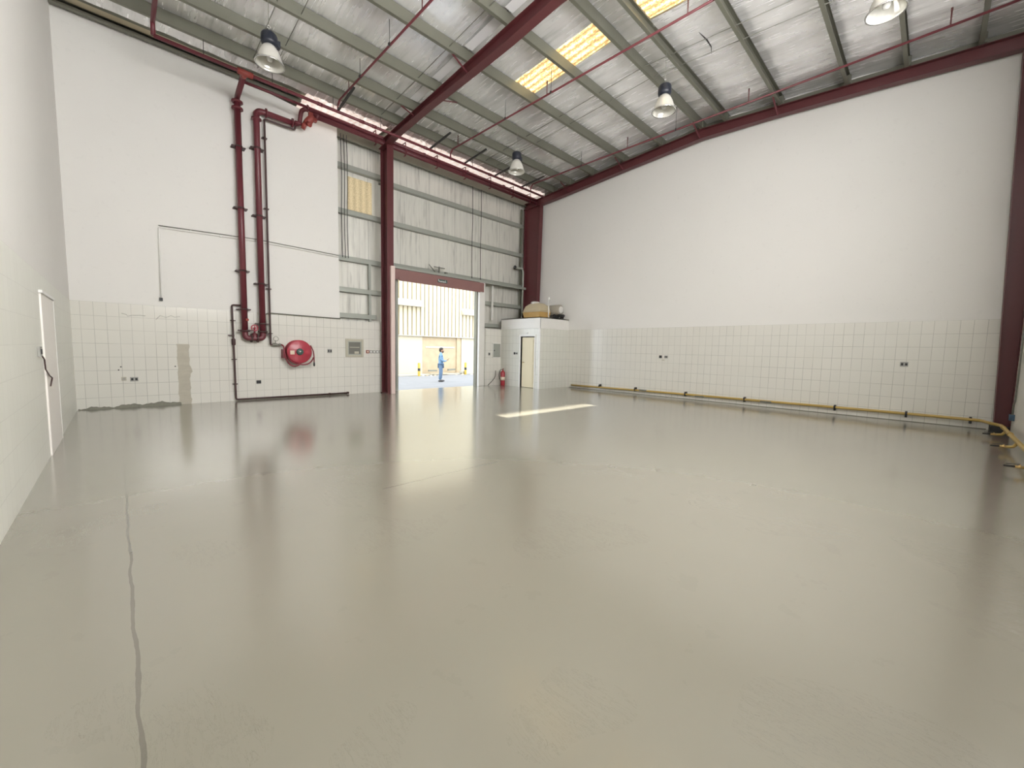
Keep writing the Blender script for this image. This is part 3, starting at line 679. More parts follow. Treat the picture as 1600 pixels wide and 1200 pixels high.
# ================================================================== LAMPS
def lamp(x, y, z, lab, first=[None]):
    if first[0] is None:
        o = thing('high_bay_lamp', lab, 'lamp', (x, y, z), 'high bay lamps')
        pr = [(.245,0),(.25,.012),(.235,.03),(.215,.10),(.19,.18),(.155,.26),(.115,.32),(.09,.345)]
        inner = [(r-.006, h) for r, h in pr][::-1]
        O('reflector', MB().lathe(pr+inner, (x, y, z), 'z', 36), 'shade', o)
        O('rim', MB().lathe([(.246,-.004),(.258,0),(.258,.016),(.246,.018)], (x, y, z), 'z', 36), 'steel', o)
        O('bulb', MB().lathe([(0,.06),(.04,.07),(.055,.11),(.05,.17),(.03,.22),(.025,.33)], (x, y, z), 'z', 18), 'white_plastic', o)
        O('ballast_housing', MB().lathe([(.09,.345),(.135,.36),(.145,.40),(.14,.52),(.12,.56),(.04,.58),(0,.58)], (x, y, z), 'z', 24).box((x+.10, y-.05, z+.36), (x+.18, y+.05, z+.48)), 'navy', o)
        O('hook', MB().tube([(x, y, z+.58), (x, y, z+.66)], .012, 8).tube([(x+.03*math.cos(a), y, z+.68+.03*math.sin(a)) for a in [2*PI*i/12 for i in range(11)]], .007, 6), 'steel', o)
        O('suspension_cable', MB().tube([(x, y, z+.66), (x, y, zb(y)+.1)], .006, 6), 'grey_pipe', o)
        first[0] = o; return o
    c = copy_tree(first[0]); c.location = (x, y, z); c['label'] = lab; return c
lamp(2.35, 9.29, 6.86, 'high bay lamp with dark housing hanging above the two risers')
lamp(9.01, 4.60, 6.86, 'high bay lamp hanging in front of the ridge, amber light in its glass')
lamp(8.93, 9.20, 6.86, 'small looking high bay lamp hanging before the shutter bay eave')
lamp(8.86, .92, 6.86, 'high bay lamp cut by the top edge near the long wall')
for x, y, z in ((2.62, 9.38, zb(9.38)-.03), (3.0, 9.38, zb(9.38)-.03)): pass

# ================================================================== WALL FITTINGS, FRONT WALL
def plate(name, c, w, h, lab, cat, face='y', d=.02, mtl='grey_plastic', knob='black', group=None, ks=2):
    x, y, z = c; t_ = thing(name, lab, cat, c, group)
    if face == 'y':
        O('plate', MB().box((x-w/2, y-d, z-h/2), (x+w/2, y, z+h/2)), mtl, t_, bevel=.004)
        b = MB()
        for k in range(ks): cx = x-w/2+w*(k+.5)/ks; b.box((cx-w*.14/ks*2, y-d-.006, z-h*.25), (cx+w*.14/ks*2, y-d, z+h*.25))
    else:
        s_ = -1 if face == '-x' else 1
        O('plate', MB().box((x, y-w/2, z-h/2), (x+s_*d, y+w/2, z+h/2)), mtl, t_, bevel=.004)
        b = MB()
        for k in range(ks): cy = y-w/2+w*(k+.5)/ks; b.box((x+s_*d, cy-w*.14/ks*2, z-h*.25), (x+s_*(d+.006), cy+w*.14/ks*2, z+h*.25))
    O('rocker', b, knob, t_); return t_
plate('wall_socket', (.25, Y0, .645), .14, .10, 'dark double socket low on the tiles, left of the mortar strip', 'socket', ks=2)
plate('blank_plate', (.08, Y0, .66), .08, .08, 'small faint blank plate beside the dark low socket', 'plate', mtl='concrete', knob='grey_plastic', ks=1)
plate('wall_socket', (2.73, Y0, .48), .11, .09, 'small dark socket low on the tiles under the risers', 'socket', mtl='black', ks=1)
plate('light_switch', (4.62, Y0, 1.345), .13, .12, 'grey switch on the tiles between the hose reel and the wall cabinet', 'switch', ks=2)
sw0 = None
for i in range(5):
    x = 5.81+.108*i
    t_ = plate('light_switch', (x, Y0, 1.335), .09 if i else .10, .10, ['reddish framed switch at the wall cabinet end of the row of five', 'second grey switch in the row of five', 'middle grey switch in the row of five', 'fourth grey switch in the row of five', 'grey switch in the row of five closest to the column'][i], 'switch',
               mtl='red' if i == 0 else 'grey_plastic', knob='white_plastic' if i else 'paper', group='row of five switches', ks=1)
# recessed cabinet with a glass door
cb = thing('wall_cabinet', 'square beige wall cabinet with a glazed door beside the row of switches', 'cabinet', (5.385, Y0, 1.445))
O('frame', MB().box((5.10, Y0-.03, 1.16), (5.17, Y0, 1.73)).box((5.60, Y0-.03, 1.16), (5.67, Y0, 1.73)).box((5.17, Y0-.03, 1.16), (5.60, Y0, 1.23)).box((5.17, Y0-.03, 1.66), (5.60, Y0, 1.73)), 'beige_frame', cb, bevel=.004)
O('inner_frame', MB().box((5.17, Y0-.02, 1.23), (5.20, Y0, 1.66)).box((5.57, Y0-.02, 1.23), (5.60, Y0, 1.66)).box((5.20, Y0-.02, 1.23), (5.57, Y0, 1.26)).box((5.20, Y0-.02, 1.63), (5.57, Y0, 1.66)), 'galv_light', cb)
O('glass_pane', MB().box((5.20, Y0-.008, 1.26), (5.57, Y0-.002, 1.63)), 'dark_glass', cb)
O('fittings', MB().box((5.23, Y0-.012, 1.46), (5.54, Y0-.008, 1.48)).box((5.38, Y0-.014, 1.27), (5.52, Y0-.008, 1.34)), 'beige_frame', cb)
# white conduit
cd = thing('white_conduit', 'thin white conduit along the painted wall, dropping to the tile line', 'conduit', (.8, Y0, 2.5))
O('tube', MB().tube(bend([(4.93, 12.70, 4.17), (2.75, 12.70, 4.22), (.81, 12.70, 4.15), (.79, 12.70, 2.53)], .03), .014, 8), 'white_paint', cd)
O('shadow_line_tube', MB().tube([(4.93, 12.71, 4.225), (2.75, 12.71, 4.275), (.81, 12.71, 4.20)], .010, 8), 'grey_pipe', cd)  # grey tube drawn as the shadow line above the white conduit
O('end_box', MB().box((.76, 12.68, 2.47), (.82, Y0, 2.54)), 'black', cd)
O('saddle', MB().box((1.38, 12.68, 4.16), (1.42, Y0, 4.21)).box((1.98, 12.68, 4.17), (2.02, Y0, 4.225)), 'white_plastic', cd)
gc = thing('grey_conduit', 'grey conduit running along the top of the tiles above the hose reel', 'conduit', (3.0, Y0, 1.8))
O('tube', MB().tube(bend([(2.93, 12.62, 1.78), (2.93, 12.66, 2.33), (3.05, 12.68, 2.36), (4.94, 12.69, 2.33)], .09), .016, 10), 'grey_pipe', gc)
O('clamp', MB().box((2.90, 12.62, 1.74), (3.0, Y0, 1.80)), 'dark_pipe', gc)
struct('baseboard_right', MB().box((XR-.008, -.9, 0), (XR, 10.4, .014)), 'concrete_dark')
# broken tile strip and rubble along the skirting
ps = MB(); n = 26; vs = []; fs = []
for i in range(n+1):
    z = 1.47*i/n; a = 1.035+.012*wobble(z*5); c_ = 1.265+.02*wobble(z*6+2) + (.035 if .75 < z < .95 else 0)
    vs += [(a, Y0-.006-.004*wobble(z*9), z), (c_, Y0-.006-.004*wobble(z*8+1), z), (a, Y0, z), (c_, Y0, z)]
for i in range(n):
    a = 4*i; fs += [(a, a+1, a+5, a+4), (a, a+4, a+6, a+2), (a+1, a+3, a+7, a+5)]
vs_top = 4*n; fs += [(vs_top, vs_top+1, vs_top+3, vs_top+2)]
ps.add(vs, fs)
tag(O('mortar_patch', ps, 'concrete'), 'vertical strip of bare render where tiles are missing', 'patch')
sk = MB(); n = 44; vs = []; fs = []
for i in range(n+1):
    x = XL+.02+(1.05-XL)*i/n; h = max(.012, .055+.035*wobble(x*3.7)+.02*math.sin(x*2.2))
    vs += [(x, Y0-.02-.012*wobble(x*9), 0), (x, Y0-.006, h), (x, Y0, h), (x, Y0-.055-.02*wobble(x*5), 0)]
for i in range(n):
    a = 4*i; fs += [(a+3, a+7, a+5, a+1), (a+1, a+5, a+6, a+2)]
sk.add(vs, fs)
o = O('baseboard_front', sk, 'concrete_dark'); o['kind'] = 'structure'
# scribbles on the tiles
for pts, lab in (((( .10,2.16),(.18,2.14),(.20,2.10),(.28,2.13),(.40,2.14),(.50,2.13)), 'faint grey pencil scribble on the tiles, closest to the tall side wall'),
                 (((.68,2.06),(.76,2.16),(.86,2.12),(.96,2.17),(1.02,2.14),(1.12,2.16)), 'faint grey scribble on the tiles above the mortar strip')):
    tag(O('pencil_scribble', MB().tube([(x, Y0-.002, z-.03) for x, z in pts], .0035, 5), 'grey_pipe'), lab, 'marking')
for x, z, lab in ((.04, .93, 'first'), (.0, .86, 'second'), (.99, .93, 'third')):
    tag(O('drill_hole', MB().lathe([(0,-.002),(.012,-.002),(.014,0)], (x, Y0, z), 'y', 10), 'black'), f'small dark drill hole in the tiles beside the double socket' if z != .93 or x > .5 else 'larger dark drill hole above the blank plate', 'hole', 'drill holes')

# ================================================================== LEFT WALL FITTINGS
lw = thing('wall_socket', 'grey socket with loose dark wire beside the painted door panel', 'socket', (XL, 7.42, 1.36))
O('plate', MB().box((XL, 7.33, 1.30), (XL+.025, 7.51, 1.42)), 'grey_plastic', lw, bevel=.004)
O('rocker', MB().box((XL+.025, 7.37, 1.33), (XL+.032, 7.47, 1.39)), 'black', lw)
O('loose_wire', MB().tube(bend([(XL+.02, 7.50, 1.31), (XL+.03, 7.60, 1.26), (XL+.03, 7.63, 1.14), (XL+.03, 7.98, 1.04), (XL+.04, 8.14, 1.0), (XL+.03, 8.02, .90)], .02), .008, 6), 'dark_pipe', lw)

# ================================================================== RIGHT WALL FITTINGS
plate('wall_socket', (XR, 6.50, 1.36), .09, .09, 'small dark socket on the long tiled wall, nearer the washroom', 'socket', '-x', mtl='black', ks=1)
plate('wall_socket', (XR, 6.30, 1.36), .11, .09, 'grey double socket right beside a small dark one', 'socket', '-x', ks=2)
plate('blank_plate', (XR, 6.40, 1.25), .10, .03, 'small faint label strip under the paired sockets', 'plate', '-x', mtl='concrete', knob='concrete', ks=1)
plate('wall_socket', (XR, .47, 1.345), .14, .11, 'grey double socket on the long tiled wall near its near end', 'socket', '-x', ks=2)
# yellow gas pipe
gy = thing('gas_pipe', 'yellow gas pipe running low along the long wall and round the near corner', 'pipe', (13.27, 5, .17))
O('tube', MB().tube(bend([(13.27, 10.20, .11), (13.27, 9.3, .12), (13.27, 7.0, .15), (13.27, 1.0, .19), (13.25, -.80, .19), (12.9, -.9, .19), (12.6, -1.04, .19), (8.6, -1.04, .19), (6.0, -1.04, .19)], .10), .032, 12), 'yellow', gy)
b = MB()
for y in (8.9, 7.3, 5.45, 3.85, 2.9): pass
for y in (8.85, 7.35, 5.55, 3.8, 1.68, .35, -.66):
    O('clamp', MB().lathe([(.033,-.02),(.045,-.02),(.045,.02),(.033,.02)], (13.27, y, .17 if y > 4 else .19), 'y', 12).box((13.25, y-.02, .10), (XR, y+.02, .24)), 'black', gy)
for y in (6.9, 4.95, 3.1): O('tape_patch', MB().tube([(13.27, y, .155 if y > 4 else .172), (13.27, y+.28, .153 if y > 4 else .171)], .0335, 12), 'concrete_dark', gy)
for x in (12.2, 11.2): O('coupling', MB().tube([(x, -1.04, .19), (x+.05, -1.04, .19)], .040, 12), 'yellow', gy)
for i, (x, lab) in enumerate(((11.85, 'brass and black gas tap on a yellow stub, closest to the near column'), (10.32, 'gas tap on a yellow stub, middle of the three by the near wall'), (8.5, 'gas tap on a yellow stub, farthest from the near column'))):
    t_ = thing('gas_tap', lab, 'tap', (x, -1.04, .12), 'gas taps')
    O('stub', MB().tube(bend([(x, -1.04, .17), (x, -1.0, .10), (x, -.93, .09)], .02), .022, 10), 'yellow', t_)
    O('body', MB().tube([(x, -.94, .09), (x, -.86, .09)], .020, 10).tube([(x, -.90, .09), (x, -.90, .125)], .010, 8), 'brass', t_)
    O('lever', MB().bar((x, -.90, .128), (x, -.78, .115), .018, .008), 'black', t_)
    O('outlet', MB().tube([(x, -.86, .09), (x, -.76, .085)], .013, 8), 'black', t_)
# fittings on the sliver of rear wall
tag(O('blue_junction_box', MB().box((12.62, YB, .30), (12.74, YB+.07, .42)), mat('blue plastic', (.05,.10,.16), .4), bevel=.006), 'small blue junction box low beside the near column', 'box')
tag(O('rear_conduit', MB().tube(bend([(12.66, YB+.03, .42), (12.66, YB+.03, .62), (12.52, YB+.03, .72), (12.52, YB+.03, 3.6)], .04), .014, 8), 'grey_pipe'), 'grey conduit rising from the blue junction box beside the near column', 'conduit')

# ================================================================== WASHROOM BLOCK
HX0, HY0 = 11.66, 10.52; HT = 2.735
hu = thing('washroom_block', 'small white tiled washroom block in the corner with two tanks on top', 'washroom', (HX0, HY0, 0))
DY0, DY1, DZ = 10.80, 11.56, 2.03       # doorway in the side facing the room
O('front_wall', MB().box((HX0, HY0, 0), (XR-.004, HY0+.12, HT)), 'hut_x', hu)
O('side_wall', MB().box((HX0, HY0+.12, 0), (HX0+.12, DY0, HT)).box((HX0, DY1, 0), (HX0+.12, Y0-.004, HT)).box((HX0, DY0, DZ), (HX0+.12, DY1, HT)), 'hut_y', hu)
O('roof_slab', MB().box((HX0-.015, HY0-.015, HT-.40), (HX0+.0, Y0-.004, HT+.03)).box((HX0-.015, HY0-.015, HT-.40), (XR-.004, HY0, HT+.03)).box((HX0-.015, HY0-.015, HT), (XR-.004, Y0-.004, HT+.03)), 'white_paint', hu)
dr_ = O('door', MB().box((HX0+.05, DY0+.03, .01), (HX0+.09, DY1-.03, DZ-.03)), 'cream', hu, bevel=.004)
O('door_panel', MB().box((HX0+.042, DY0+.12, .15), (HX0+.05, DY1-.14, .92)).box((HX0+.042, DY0+.12, 1.02), (HX0+.05, DY1-.14, 1.9)), 'cream', dr_)
O('handle', MB().tube([(HX0+.03, DY1-.09, 1.0), (HX0+.03, DY1-.18, 1.0)], .01, 8).lathe([(0,-.0),(.025,.0),(.025,.012),(0,.012)], (HX0+.035, DY1-.09, 1.0), 'x', 12), 'brass', dr_)
O('door_frame', MB().box((HX0-.02, DY0-.06, 0), (HX0+.12, DY0, DZ+.07)).box((HX0-.02, DY1, 0), (HX0+.12, DY1+.07, DZ+.07)).box((HX0-.02, DY0, DZ), (HX0+.12, DY1, DZ+.07)), 'white_paint', hu)
O('corner_trim', MB().box((HX0-.012, HY0-.012, 0), (HX0+.0, HY0+.08, HT-.4)), 'white_paint', hu)
plate('blank_plate', (HX0, 11.22, 2.16), .10, .05, 'tiny dark marked plate above the washroom door', 'plate', '-x', mtl='white_plastic', knob='grey_plastic', ks=2)
plate('light_switch', (HX0, 11.90, 1.35), .09, .09, 'dark switch beside the washroom door, nearer the cabinet', 'switch', '-x', mtl='black', ks=1)
plate('light_switch', (HX0, 11.77, 1.35), .09, .09, 'grey switch next to the washroom door frame', 'switch', '-x', ks=1)
# electric cabinet right of the doorway
eb = thing('fuse_cabinet', 'white fuse cabinet on the tiles between doorway and washroom', 'cabinet', (11.39, Y0, 1.45))
O('body', MB().box((11.17, Y0-.03, 1.14), (11.61, Y0, 1.76)), 'white_paint', eb, bevel=.004)
O('door', MB().box((11.20, Y0-.045, 1.17), (11.58, Y0-.03, 1.73)), 'galv_light', eb, bevel=.004)
O('latch', MB().box((11.23, Y0-.055, 1.42), (11.26, Y0-.045, 1.47)), 'black', eb)
plate('wall_socket', (11.0, Y0, 1.30), .10, .12, 'small grey switch box between white jamb and fuse cabinet', 'switch', ks=1)
# extinguisher and loose hose
ex = thing('fire_extinguisher', 'red fire extinguisher standing on the floor at the washroom wall', 'extinguisher', (11.50, 12.42, 0))
O('cylinder', MB().lathe([(0,0),(.085,0),(.095,.02),(.095,.52),(.075,.58),(.035,.61),(.03,.64)], (11.50, 12.42, 0), 'z', 24), 'ext_red', ex)
O('valve_head', MB().tube([(11.50, 12.42, .62), (11.50, 12.42, .69)], .025, 10).bar((11.50, 12.42, .70), (11.44, 12.32, .72), .025, .012).bar((11.50, 12.42, .67), (11.44, 12.33, .66), .025, .01), 'red', ex)
O('label_band', MB().lathe([(.0955,.22),(.0965,.22),(.0965,.36),(.0955,.36)], (11.50, 12.42, 0), 'z', 24), 'paper', ex)
O('discharge_hose', MB().tube(bend([(11.50, 12.44, .66), (11.42, 12.50, .66), (11.38, 12.52, .45), (11.40, 12.50, .25)], .06), .012, 8), 'black', ex)
tag(O('rubber_hose', MB().tube(bend([(11.35, 12.69, .62), (11.33, 12.68, .35), (11.10, 12.66, .16), (10.90, 12.64, .03)], .12), .016, 8), 'grey_pipe'), 'grey hose drooping down the tiles behind the extinguisher', 'hose')
# grey downpipe near the corner column
dp = tag(O('vent_pipe', MB().tube(bend([(12.55, 12.86, 5.05), (12.95, 12.86, 5.05), (13.0, 12.84, 4.9), (12.98, 12.84, 2.85)], .08), .045, 12), 'galv_light'), 'pale grey vent pipe with a bent top behind the tanks', 'pipe')
O('cowl', MB().lathe([(.02,.10),(.08,.0),(.03,-.02)], (12.5, 12.86, 5.05), 'x', 14), 'black', dp)
# tanks on the washroom roof
T0 = HT+.03
tk = thing('water_tank', 'pale beige and gold fibreglass water tank on the washroom roof', 'tank', (12.15, 11.2, T0))
def octo(cx, cz, w, h, k): return [(cx-w+k, cz-h), (cx+w-k, cz-h), (cx+w, cz-h+k*.9), (cx+w, cz+h-k), (cx+w-k, cz+h), (cx-w+k, cz+h), (cx-w, cz+h-k), (cx-w, cz-h+k*.9)]
cxT, y0T, y1T = 12.41, 10.95, 11.92
W = .35
b = MB(); b.add([(cxT-W+.05,y0T+.05,T0+.02),(cxT+W-.05,y0T+.05,T0+.02),(cxT+W-.05,y1T-.05,T0+.02),(cxT-W+.05,y1T-.05,T0+.02),(cxT-W,y0T,T0+.27),(cxT+W,y0T,T0+.27),(cxT+W,y1T,T0+.27),(cxT-W,y1T,T0+.27)],
    [(0,3,2,1),(4,5,6,7),(0,1,5,4),(1,2,6,5),(2,3,7,6),(3,0,4,7)])
O('lower_half', b, 'tank_bottom', tk, bevel=.04)
b = MB(); b.add([(cxT-W,y0T,T0+.29),(cxT+W,y0T,T0+.29),(cxT+W,y1T,T0+.29),(cxT-W,y1T,T0+.29),(cxT-W+.05,y0T+.06,T0+.50),(cxT+W-.05,y0T+.06,T0+.50),(cxT+W-.05,y1T-.10,T0+.50),(cxT-W+.05,y1T-.10,T0+.50),
    (cxT-.18,y0T+.22,T0+.63),(cxT+.18,y0T+.22,T0+.63),(cxT+.18,y1T-.26,T0+.63),(cxT-.18,y1T-.26,T0+.63)],
    [(0,3,2,1),(8,9,10,11),(0,1,5,4),(1,2,6,5),(2,3,7,6),(3,0,4,7),(4,5,9,8),(5,6,10,9),(6,7,11,10),(7,4,8,11)])
O('upper_half', b, 'tank_top', tk, bevel=.05)
O('seam', MB().box((cxT-W-.015, y0T-.015, T0+.265), (cxT+W+.015, y1T+.015, T0+.292)), 'tank_top', tk, bevel=.005)
O('lid', MB().lathe([(.17,.60),(.17,.68),(.15,.70),(0,.71)], (cxT-.03, 11.5, T0), 'z', 24), 'white_paint', tk)
O('foot', MB().box((cxT-W+.04, y0T+.04, T0), (cxT+W-.04, y1T-.04, T0+.03)), 'concrete_dark', tk)
ws = thing('water_heater', 'weathered grey horizontal cylinder lying beside the beige tank', 'tank', (13.12, 11.2, T0))
O('body', MB().lathe([(0,-.62),(.16,-.62),(.205,-.58),(.21,.6),(0,.62)], (13.13, 11.36, T0+.40), 'y', 30), 'tank_grey', ws)
O('end_cap', MB().lathe([(0,-.66),(.12,-.655),(.14,-.62)], (13.13, 11.36, T0+.40), 'y', 24), 'white_paint', ws)
for y_ in (10.98, 11.8): O('cradle', MB().box((12.98, y_, T0), (13.28, y_+.05, T0+.22)), 'black', ws)
vp = tag(O('standpipe', MB().tube([(12.42, 10.80, T0), (12.42, 10.80, T0+.80)], .022, 10), 'white_paint'), 'thin white standpipe with a small cross head on the washroom roof', 'pipe')
O('cross_head', MB().tube([(12.35, 10.80, T0+.76), (12.49, 10.80, T0+.76)], .02, 8).lathe([(.03,.80),(.03,.84),(0,.85)], (12.42, 10.80, T0), 'z', 12), 'white_paint', vp)
ru = MB(); random.seed(3)
for k in range(11):
    x, y = 12.98+random.random()*.26, 10.62+random.random()*.22
    pts = [(x+random.uniform(-.16,.10), y+random.uniform(-.07,.07), T0+.03+random.uniform(0,.18)) for _ in range(6)]
    pts = [(min(p[0],13.33), max(p[1],10.56), p[2]) for p in pts]
    ru.tube(bend(pts, .05, 3), .018, 7)
tag(O('old_hose_tangle', ru, 'black'), 'black tangle of old hose on the washroom roof against the white wall', 'hose')

# ================================================================== OUTSIDE
GZ = -.17
struct('ground', MB().box((-20, 12.95, GZ-.1), (50, 60, GZ)), 'asphalt')
struct('ground_rear', MB().box((-40, -40, GZ-.1), (50, YB-.3, GZ)), 'asphalt')
struct('path_ramp', MB().prism([(12.95, -.16), (13.8, GZ-.02), (13.8, GZ+.002), (12.95, -.005)], 'x', 6.6, 10.9), 'asphalt')
tag(O('yard_kerb', MB().box((4, 21.3, GZ), (26, 21.82, GZ+.06)), 'opp_plaster', bevel=.02), 'pale low kerb along the foot of the building opposite', 'kerb')
ob = thing('opposite_building', 'cream industrial building across the yard, render below and ribbed sheet above', 'building', (15, 22, GZ))
YO = 22.0
O('render_wall', MB().box((2, YO, GZ), (13.55, YO+.3, 2.26)).box((16.55, YO, GZ), (30, YO+.3, 2.26)), 'opp_plaster', ob)
O('stained_panel', MB().box((13.55, YO+.04, GZ), (16.55, YO+.3, 2.26)), 'opp_stain', ob)
O('pilaster', MB().box((16.15, YO-.03, GZ), (16.45, YO+.1, 2.26)), 'opp_stain', ob)
O('stain_band', MB().box((13.8, YO+.015, 1.50), (16.0, YO+.045, 1.60)), 'concrete', ob)
sh = MB(); per = .29; x = 2.0; prof = []
while x < 30: prof += [(x, 0), (x+.05, 0), (x+.07, -.09), (x+.27, -.09)]; x += per
vs = []; fs = []
for z in (2.20, 8.90):
    vs += [(x, YO-.06+d, z) for x, d in prof]
k = len(prof)
for i in range(k-1): fs.append((i, i+1, k+i+1, k+i))
sh.add(vs, fs)
O('ribbed_sheet', sh, 'opp_sheet', ob)
O('drip_flashing', MB().box((2, YO-.16, 2.20), (30, YO, 2.24)), 'concrete', ob)
for x0, x1, z in ((9.5, 13.42, 3.95), (16.42, 19.6, 3.72)):
    h_ = O('hood', MB().add([(x0,YO-.45,z),(x1,YO-.45,z),(x1,YO-.1,z),(x0,YO-.1,z),(x0,YO-.42,z+.06),(x1,YO-.42,z+.06),(x1,YO-.1,z+.42),(x0,YO-.1,z+.42)],
        [(0,3,2,1),(4,5,6,7),(0,1,5,4),(1,2,6,5),(2,3,7,6),(3,0,4,7)]), 'opp_hood', ob)
O('rear_wall', MB().box((2, YO+.0, 2.26), (30, YO+.3, 8.84)), 'opp_sheet', ob)
# bollards
bol = None
for x, lab in ((12.72, 'yellow and black bollard across the yard, on the side of the maroon column'), (16.15, 'yellow and black bollard across the yard, nearer the white jamb')):
    t_ = thing('bollard', lab, 'bollard', (x, 21.0, GZ), 'striped bollards')
    O('post', MB().lathe([(.075,0),(.075,.74),(.06,.77),(0,.78)], (x, 21.0, GZ), 'z', 18), 'yellow_bright', t_)
    O('black_band', MB().lathe([(.0765,.30),(.0765,.46)], (x, 21.0, GZ), 'z', 18), 'black', t_)
# debris by the far wall
random.seed(11)
def chunk(x, y, z, s_, mtl, lab, nm='rubble_piece', cat='rubble'):
    b = MB(); n = 7; vs = []
    for k in range(n): a = 2*PI*k/n; r_ = s_*(.7+.5*random.random()); vs.append((x+r_*math.cos(a), y+r_*.6*math.sin(a), z))
    for k in range(n): a = 2*PI*k/n+.3; r_ = s_*(.35+.3*random.random()); vs.append((x+r_*math.cos(a), y+r_*.6*math.sin(a), z+s_*(.3+.35*random.random())))
    fs = [tuple(range(n))[::-1], tuple(range(n, 2*n))] + [(k, (k+1) % n, n+(k+1) % n, n+k) for k in range(n)]
    b.add(vs, fs); return tag(O(nm, b, mtl), lab, cat, 'rubble along the far kerb')
tag(O('timber_board', MB().bar((13.6, 21.2, GZ+.10), (15.0, 21.2, GZ+.12), .12, .05), 'sand'), 'long pale board lying by the wall opposite, behind the person', 'board')
tag(O('timber_board', MB().bar((13.75, 21.6, GZ+.27), (14.35, 21.6, GZ+.26), .12, .10), 'concrete_dark'), 'dark short plank left of the person at the far wall', 'board')
tag(O('timber_board', MB().bar((15.2, 21.6, GZ+.29), (15.75, 21.6, GZ+.31), .12, .10), 'concrete_dark'), 'dark short plank beside the person at the far wall', 'board')
for k, (x, y, s_) in enumerate(((13.0, 21.0, .10), (13.2, 20.9, .13), (13.45, 20.85, .09), (13.7, 20.8, .12), (13.95, 20.75, .08), (14.2, 20.9, .10), (15.6, 20.7, .09), (15.85, 20.9, .12), (16.4, 20.7, .10), (16.6, 20.75, .07), (15.3, 20.8, .08))):
    chunk(x, y, GZ, s_, 'sand' if k % 2 else 'concrete', 'small sandy rubble piece on the ground before the stained panel')
tag(O('scrap_block', MB().box((15.95, 21.1, GZ+.06), (16.35, 21.4, GZ+.22)), 'concrete', bevel=.02), 'grey block against the wall near the bollard by the white jamb', 'block')

# ---- person, standing sideways, looking at a phone
def skin_fig(name, joints, edges, mtl, parent=None, sub=2, root=0):
    me = bpy.data.meshes.new(name); off = wloc(parent) if parent else V((0,0,0))
    me.from_pydata([V(j[0])-off for j in joints], edges, []); me.update()
    o = bpy.data.objects.new(name, me); C.objects.link(o)
    if parent: o.parent = parent
    bpy.context.view_layer.objects.active = o
    sm = o.modifiers.new('skin', 'SKIN')
    if not me.skin_vertices: 
        with bpy.context.temp_override(object=o, active_object=o): bpy.ops.mesh.customdata_skin_add()
    for i, j in enumerate(joints):
        r = j[1]; me.skin_vertices[0].data[i].radius = r if isinstance(r, tuple) else (r, r)
        me.skin_vertices[0].data[i].use_root = (i == root)
    sm.use_smooth_shade = True
    sb = o.modifiers.new('sub', 'SUBSURF'); sb.levels = sub; sb.render_levels = sub
    me.materials.append(M[mtl]); return o
px, py = 11.50, 16.95
# facing direction: to the picture's right and a little away
fd = V((.80, -.60, 0)); sd_ = V((.60, .80, 0))      # forward, the figure's left
HS = .97
def P(fwd_, side, z): return tuple(V((px, py, GZ)) + fd*fwd_*HS + sd_*side*HS + V((0,0,z*HS)))
pn = thing('person', 'man in blue work clothes standing in the yard looking at his phone', 'person', (px, py, GZ))
J = [(P(0,0,.90), (.175,.15)), (P(.01,0,1.08), (.165,.14)), (P(.0,0,1.25), (.17,.135)), (P(-.01,0,1.38), (.155,.12)), (P(.0,0,1.47), (.06,.06)), (P(.03,0,1.54), (.052,.052)),
     (P(0,.17,1.37), .065), (P(.02,.22,1.12), .052), (P(.20,.16,1.05), .042), (P(.28,.10,1.10), .033),
     (P(0,-.17,1.37), .065), (P(.01,-.23,1.12), .052), (P(.19,-.17,1.05), .042), (P(.29,-.05,1.10), .033),
     (P(0,.09,.86), .10), (P(.02,.10,.50), .066), (P(-.01,.10,.10), .045),
     (P(0,-.09,.86), .10), (P(-.01,-.11,.50), .066), (P(-.05,-.11,.10), .045)]
E_ = [(0,1),(1,2),(2,3),(3,4),(4,5),(3,6),(6,7),(7,8),(8,9),(3,10),(10,11),(11,12),(12,13),(0,14),(14,15),(15,16),(0,17),(17,18),(18,19)]
body = skin_fig('body', J, E_, 'shirt', pn)
M_tr = [(P(0,0,.88), (.15,.125)), (P(0,.09,.84), .108), (P(.02,.10,.50), .078), (P(-.01,.10,.13), .062), (P(0,-.09,.84), .108), (P(-.01,-.11,.50), .078), (P(-.05,-.11,.13), .062)]
skin_fig('trousers', M_tr, [(0,1),(1,2),(2,3),(0,4),(4,5),(5,6)], 'trousers', pn)
b = MB()
def ell(mbx, c, r, n=14, k=10, ax=(fd, sd_, V((0,0,1)))):
    vs = []; fs = []
    for j in range(k+1):
        th = PI*j/k
        for i in range(n):
            ph = 2*PI*i/n
            v = ax[0]*(r[0]*math.sin(th)*math.cos(ph)) + ax[1]*(r[1]*math.sin(th)*math.sin(ph)) + ax[2]*(r[2]*math.cos(th)); vs.append(V(c)+v)
    for j in range(k):
        for i in range(n): i2 = (i+1) % n; fs.append((j*n+i, (j+1)*n+i, (j+1)*n+i2, j*n+i2))
    mbx.add(vs, fs, True)
ell(b, P(.045,0,1.615), (.095,.075,.115)); ell(b, P(.085,0,1.565), (.05,.05,.045)); ell(b, P(.14,0,1.60), (.022,.014,.024)); ell(b, P(.125,0,1.562), (.016,.026,.010))
ell(b, P(.03,.076,1.605), (.02,.012,.03)); ell(b, P(.03,-.076,1.605), (.02,.012,.03))
b.tube([P(.02,0,1.44), P(.035,0,1.56)], .05, 12)
O('head', b, 'skin', pn)
b = MB(); ell(b, P(.02,0,1.665), (.105,.085,.085)); ell(b, P(-.02,0,1.62), (.075,.078,.10)); O('hair', b, 'hair', pn)
b = MB(); ell(b, P(.10,0,1.535), (.048,.052,.045)); O('beard', b, 'hair', pn)
b = MB()
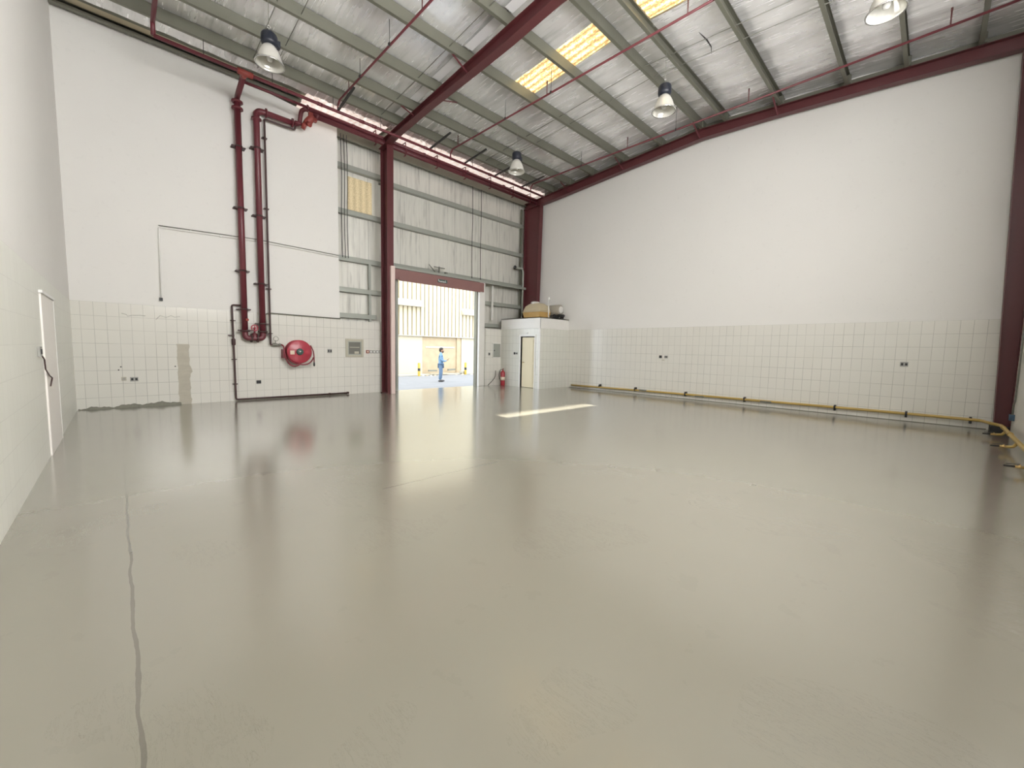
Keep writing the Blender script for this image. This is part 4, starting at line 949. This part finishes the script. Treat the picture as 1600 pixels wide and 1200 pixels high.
for s_ in (1, -1): ell(b, P(.128,.03*s_,1.628), (.008,.012,.007))
O('eye', b, 'black', pn)
def hand(s_):
    b = MB(); c = V(P(.315, .085 if s_ > 0 else -.03, 1.115)); ell(b, c, (.045,.03,.02))
    for k in range(4):
        st = c + fd*.035 + sd_*(-.024+.016*k)
        ln = (.055,.062,.058,.045)[k]
        b.tube([st, st+fd*ln*.5+V((0,0,.008)), st+fd*ln*.85+V((0,0,.024))], [.0085,.008,.006], 7)
    b.tube([c-fd*.01-sd_*.025*s_, c+fd*.012-sd_*.045*s_+V((0,0,.018)), c+fd*.035-sd_*.04*s_+V((0,0,.03))], [.010,.0095,.007], 7)
    O('hand', b, 'skin', pn)
hand(1); hand(-1)
for z, f_, s_ in ((0,.05,.10),(0,.01,-.11)):
    b = MB(); ell(b, P(f_,s_,.05), (.14,.05,.05)); b.box(V(P(f_,s_,.0))-V((.05,.05,0)), V(P(f_,s_,.02))+V((.05,.05,0))); O('shoe', b, 'shoe', pn)
tag(O('mobile_phone', MB().bar(P(.33,.03,1.15), P(.43,.03,1.20), .075, .01), 'black'), 'dark phone held up in front of the man in the yard', 'phone')

# ================================================================== LIGHT
sun = bpy.data.lights.new('sun', 'SUN'); so = bpy.data.objects.new('sun', sun); C.objects.link(so)
sun.energy = 26.0; sun.angle = math.radians(.6); sun.color = (1, .95, .86)
dv = V((-.13, -1, -TAN)).normalized(); so.rotation_euler = dv.to_track_quat('-Z', 'Y').to_euler()
so.location = (10, 40, 24)
w = bpy.data.worlds.new('world'); S.world = w; w.use_nodes = True
bg = w.node_tree.nodes['Background']; bg.inputs[0].default_value = (.84, .92, 1.0, 1); bg.inputs[1].default_value = 3.4
def portal(loc, size, rot):
    l = bpy.data.lights.new('portal', 'AREA'); l.shape = 'RECTANGLE'; l.size, l.size_y = size; l.cycles.is_portal = True
    o = bpy.data.objects.new('daylight_portal', l); C.objects.link(o); o.location = loc; o.rotation_euler = rot
portal((8.7, 13.0, 1.9), (3.8, 3.8), (-PI/2, 0, 0))          # doorway, faces the room

S.view_settings.view_transform = 'Standard'; S.view_settings.look = 'None'; S.view_settings.gamma = 1; S.view_settings.use_curve_mapping = False
S.view_settings.exposure = 0.64
S.cycles.max_bounces = 10; S.cycles.diffuse_bounces = 6; S.cycles.glossy_bounces = 5; S.cycles.use_denoising = True
S.cycles.caustics_reflective = False; S.cycles.caustics_refractive = False; S.cycles.sample_clamp_indirect = 6
